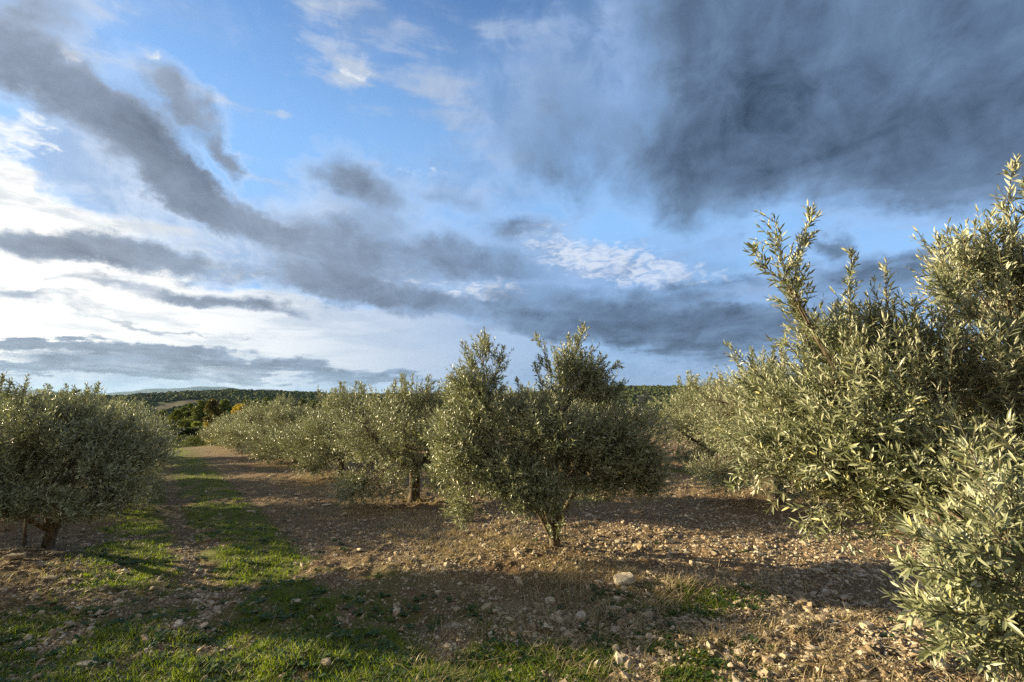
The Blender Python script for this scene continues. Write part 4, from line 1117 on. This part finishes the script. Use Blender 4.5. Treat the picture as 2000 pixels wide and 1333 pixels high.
FL = ['round-crowned green oak at the left end of the distant wood', 'dark pine rising just right of the round oak', 'tall bushy green pine in the middle of the left wood group', 'rusty-brown pine among the green pines', 'broad green pine directly right of the rusty pine',
      'dark pine behind the yellow tree, to its left', 'bright yellow autumn tree in front of the dark pines', 'dark pine right of the yellow tree', 'second dark pine right of the yellow tree', 'third dark pine right of the yellow tree', 'fourth dark pine right of the yellow tree',
      'fifth dark pine right of the yellow tree', 'dark pine half hidden by tall shoots of the third olive', 'small dark pine top above the left olive row', 'small lime-green shrub above the clipped dark hedge', 'low yellow shrub below the rusty pine', 'dark pine behind the round oak',
      'dark pine behind the rusty pine', 'dark pine top directly behind the yellow tree', 'dark pine hidden behind the third olive', 'green oak below the wooded ridge right of the central olive', 'dark pine below the ridge, before the sunlit round olive', 'dark pine below the ridge at the central crown edge']
for i, ((px, Y, tpy, wpx, kd), lb) in enumerate(zip(FT, FL)):
    q = at(px, tpy, Y); z0 = float(ground_h(q[0], q[1]))
    h = q[2] - z0; w = max(wpx / 944.4 * Y * 1.15, h * (.5 if kd != 'lime' else .8))
    mt = dict(pine=M_PINE, rust=M_RUSTPINE, oak=M_OAK, yellow=M_YELLOW, lime=M_LIME)[kd]
    nm = dict(pine='pine_tree', rust='pine_tree', oak='oak_tree', yellow='autumn_tree', lime='shrub')[kd]
    far_tree((q[0], q[1]), h, w, 200 + i, mt, nm, lb, dict(pine='pine', rust='pine', oak='oak', yellow='tree', lime='shrub')[kd], conic=(.45 if 'pine' in nm else .05), clear=(.2 if 'pine' in nm else .12))

def leafy_box(name, x0, y0, ux, L, D, H, mat, n, label, cat, size):
    """clipped hedge: leafy skin over an inner bank of stems"""
    rng = np.random.default_rng(77); z = float(ground_h(x0, y0))
    o = root(name, (x0, y0, z), label, cat)
    s = Soup(); k = 40
    b = np.stack([rng.uniform(-L / 2, L / 2, k), rng.uniform(-D / 4, D / 4, k), np.zeros(k) - .1], 1)
    e = b + np.stack([rng.normal(0, .25, k), rng.normal(0, .2, k), np.full(k, H * .85)], 1)
    V, F = tubes(np.stack([b, (b + e) / 2, e], 1), .03, .01, 5); s.add(V, F); s.build('stems', [M_BARK], o, True)
    p = np.stack([rng.uniform(-L / 2, L / 2, n), rng.uniform(-D / 2, D / 2, n), H * rng.uniform(0.02, 1, n) ** .7], 1)
    d = unit(rng.normal(0, 1, (n, 3)) + np.array([0, 0, .4])); N = unit(rng.normal(0, 1, (n, 3)))
    Lf = size * rng.uniform(.6, 1.3, n)
    V, F, A = leaves_mesh(p, d, N, Lf, Lf * .45, rng, LEAF2)
    new_mesh('foliage', V, F, mat, {'rnd': A}, parent=o); o.rotation_euler[2] = ux
    return o
q = at(369, 836, 46); zz = float(ground_h(q[0], q[1]))
leafy_box('hedge', q[0], q[1], .35, 2.6, 1.2, q[2] - zz, M_HEDGE, 9000, 'clipped dark hedge block at the end of the lane', 'hedge', .10)
for px, Y, top, wpx, sd, mt, lb in ((378, 33, 852, 34, 301, M_OAK, 'low sunlit bush at the end of the lane, before the hedge'), (352, 34, 850, 22, 302, M_OAK, 'small bush at the lane end touching the left olive row')):
    q = at(px, top, Y); z0 = float(ground_h(q[0], q[1]))
    far_tree((q[0], q[1]), max(.5, q[2] - z0 + .2), wpx / 944.4 * Y * 1.5, sd, mt, 'bush', lb, 'bush', conic=0, clear=.1)

# ---- wooded hills
def ridge_h(az, r):
    """height of the far country; az in degrees, r in metres"""
    top = np.interp(az, [-80, -50, -44, -41, -36, -30, -25, -20, 0, 8, 13, 18, 30, 60, 80], [10, 8, 3.6, 1.5, 9, 17, 14, 10, 10, 22, 27, 26, 20, 12, 8])
    a = sstep(r, 420, 1150); v = -60 + (top + 58) * a
    return np.where(r > 1150, v - (r - 1150) * 0.05, v) + (fbm(az * .25 + 50, r * .006, 4, 91) - .5) * 12 * sstep(r, 450, 700) * (1 - .75 * a) + (fbm(az * .8, r * .002, 3, 95) - .5) * 2.5
def mat_hill():
    m, t = new_mat('hill_scrub'); p = objpos(t)
    n = t.noise(p, 0.05, 6, 0.65); k = t.noise(p, 0.012, 4)
    c = t.mix(t.ramp(n, .38, .62), (0.030, 0.045, 0.016), (0.075, 0.090, 0.032))
    c = t.mix(t.ramp(k, .55, .68, 0, .5), c, (0.10, 0.095, 0.04))
    f = t.attr('field'); c = t.mix(f, c, t.mix(t.ramp(t.noise(p, .1, 4), .3, .7), (0.085, 0.075, 0.045), (0.12, 0.10, 0.062)))
    finish(t, principled(t, c, 0.95, 0.1)); return m
def build_hills():
    rings = np.concatenate([np.linspace(420, 1250, 90), np.linspace(1300, 2400, 12)])
    X, Y, F = polar_grid(rings, radians(-78), radians(78), 420, False)
    r = np.hypot(X, Y); az = np.degrees(np.arctan2(X, Y)); Z = 1.6 + ridge_h(az, r)
    fld = np.exp(-((az + 34.5) / 1.9) ** 4) * np.exp(-((r - 900 - (az + 34.5) * 14) / 28) ** 4)
    o = new_mesh('hills', np.stack([X, Y, Z], 1), F, mat_hill(), {'field': fld}, smooth=True); tag(o, kind='structure')
    # woodland canopy
    rng = np.random.default_rng(88); n = 26000
    r = np.sqrt(rng.uniform(430 ** 2, 1190 ** 2, n)); a = rng.uniform(-52, 52, n)
    keep = (rng.random(n) < np.interp(np.abs(fbm(a * .5 + 9, r * .012, 3, 99) - .2), [0, .3], [.5, 1])) & (np.exp(-((a + 34.5) / 1.9) ** 4) * np.exp(-((r - 900 - (a + 34.5) * 14) / 28) ** 4) < .2)
    r = r[keep]; a = a[keep]; k = len(r); x = r * np.sin(np.radians(a)); y = r * np.cos(np.radians(a)); z = 1.6 + ridge_h(a, r)
    V, f = stone_shapes(k, rng); s = rng.uniform(1.6, 4.2, k)
    V = V * np.stack([s, s, s * rng.uniform(.7, 1.1, k)], 1)[:, None, :] + np.stack([x, y, z + s * .35], 1)[:, None, :]
    m, t = new_mat('canopy'); p = objpos(t); nn = t.noise(p, 1.1, 4, .6)
    c = t.mix(t.attr('rnd'), (0.04, 0.06, 0.022), (0.11, 0.13, 0.045)); c = t.mix(t.ramp(nn, .4, .65, 0, .6), c, (0.018, 0.028, 0.010))
    finish(t, principled(t, c, .95, .1, bump(t, nn, .6, 1)))
    o = new_mesh('woodland', V.reshape(-1, 3), (f[None] + (np.arange(k) * 12)[:, None, None]).reshape(-1, 3), m, {'rnd': np.repeat(rng.random(k), 12)})
    tag(o, 'evergreen scrub woodland covering the far ridge', 'woodland', kind='stuff')
build_hills()
def build_mountains():
    rings = np.linspace(14000, 20400, 40)
    X, Y, F = polar_grid(rings, radians(-80), radians(80), 500, False)
    r = np.hypot(X, Y); az = np.degrees(np.arctan2(X, Y))
    pk = np.interp(az, [-80, -60, -46, -44.5, -42, -40, -38, -36, -33.5, -30.5, -28.5, -26.5, -24, -21, -15, 0, 80], [150, 200, 170, 260, 190, 150, 250, 330, 380, 410, 300, 330, 260, 160, 60, -50, -50])
    Z = -60 + (pk * .85 + 60) * np.exp(-((r - 17500) / 1900) ** 2) + (fbm(az * .8, r * .0006, 5, 120) - .5) * 160 * np.exp(-((r - 17500) / 2500) ** 2)
    m, t = new_mat('mountain_scrub'); finish(t, principled(t, t.mix(t.noise(objpos(t), .0008, 5), (0.02, 0.032, 0.028), (0.04, 0.05, 0.04)), .95, .1))
    tag(new_mesh('mountains', np.stack([X, Y, Z], 1), F, m, smooth=True), kind='structure')
build_mountains()

# ---- a low farm building and a mast on the ridge
def box_soup(s, c, d, mi=0):
    v = np.array([(x, y, z) for x in (-.5, .5) for y in (-.5, .5) for z in (0, 1)]) * np.array(d) + np.array(c)
    s.add(v, np.array([(0, 1, 3, 2), (4, 6, 7, 5), (0, 4, 5, 1), (2, 3, 7, 6), (1, 5, 7, 3), (0, 2, 6, 4)]), None, mi)
q = at(1257, 770, 760); az = math.degrees(math.atan2(q[0], q[1]))
o = root('farm_building', (q[0], q[1], q[2] - 6.0), 'long low farm building with a pale roof below the right-hand ridge', 'building')
o.rotation_euler[2] = -math.radians(az)
M_WALL = mat_plain('rendered_wall', (0.16, 0.14, 0.12), (0.22, 0.20, 0.17), 2); M_ROOF = mat_plain('pale_roof', (0.16, 0.16, 0.17), (0.22, 0.22, 0.24), 2); M_DARK = mat_plain('dark_opening', (.02, .02, .02), (.03, .03, .03), 2)
s = Soup(); box_soup(s, (0, 0, -6), (20, 8, 8.4)); s.build('wall', [M_WALL], o)
s = Soup(); v = np.array([(-10.6, -4.6, 2.4), (10.6, -4.6, 2.4), (10.6, 0, 3.6), (-10.6, 0, 3.6), (-10.6, 4.6, 2.4), (10.6, 4.6, 2.4)], float)
s.add(v, np.array([(0, 1, 2, 3), (3, 2, 5, 4)])); s.add(v, np.array([(0, 3, 4), (1, 5, 2)])); s.build('roof', [M_ROOF], o)
for k in range(4):
    s = Soup(); box_soup(s, (-7.5 + 5 * k, -4.02, .5), (1.6, .1, 1.2)); s.build('window', [M_DARK], o)
q = at(69, 776, 1150)
s = Soup(); V, F = tubes(np.array([[(0, 0, -8), (0, 0, 10), (0, 0, 17.0)]], float), .8, .35, 6); s.add(V, F)
for zz in (6, 10, 14):
    V, F = tubes(np.array([[(-1.6, 0, zz), (0, 0, zz + .1), (1.6, 0, zz)]], float), .25, .25, 4); s.add(V, F)
o = s.build('radio_mast', [M_WOOD]); o.location = tuple(q); tag(o, 'thin radio mast on the far ridge at the left', 'mast')

# ---- the air
m, t = new_mat('haze_air')
pv = t.n('ShaderNodeVolumePrincipled'); pv.inputs['Color'].default_value = (0.38, 0.64, 1.0, 1); pv.inputs['Density'].default_value = 0.000020; pv.inputs['Anisotropy'].default_value = 0.2
finish(t, vol=pv.outputs[0])
s = Soup(); box_soup(s, (0, 0, -75), (43000, 43000, 560)); o = s.build('haze', [m]); tag(o, kind='stuff', label='pale blue haze over the far hills', category='haze')
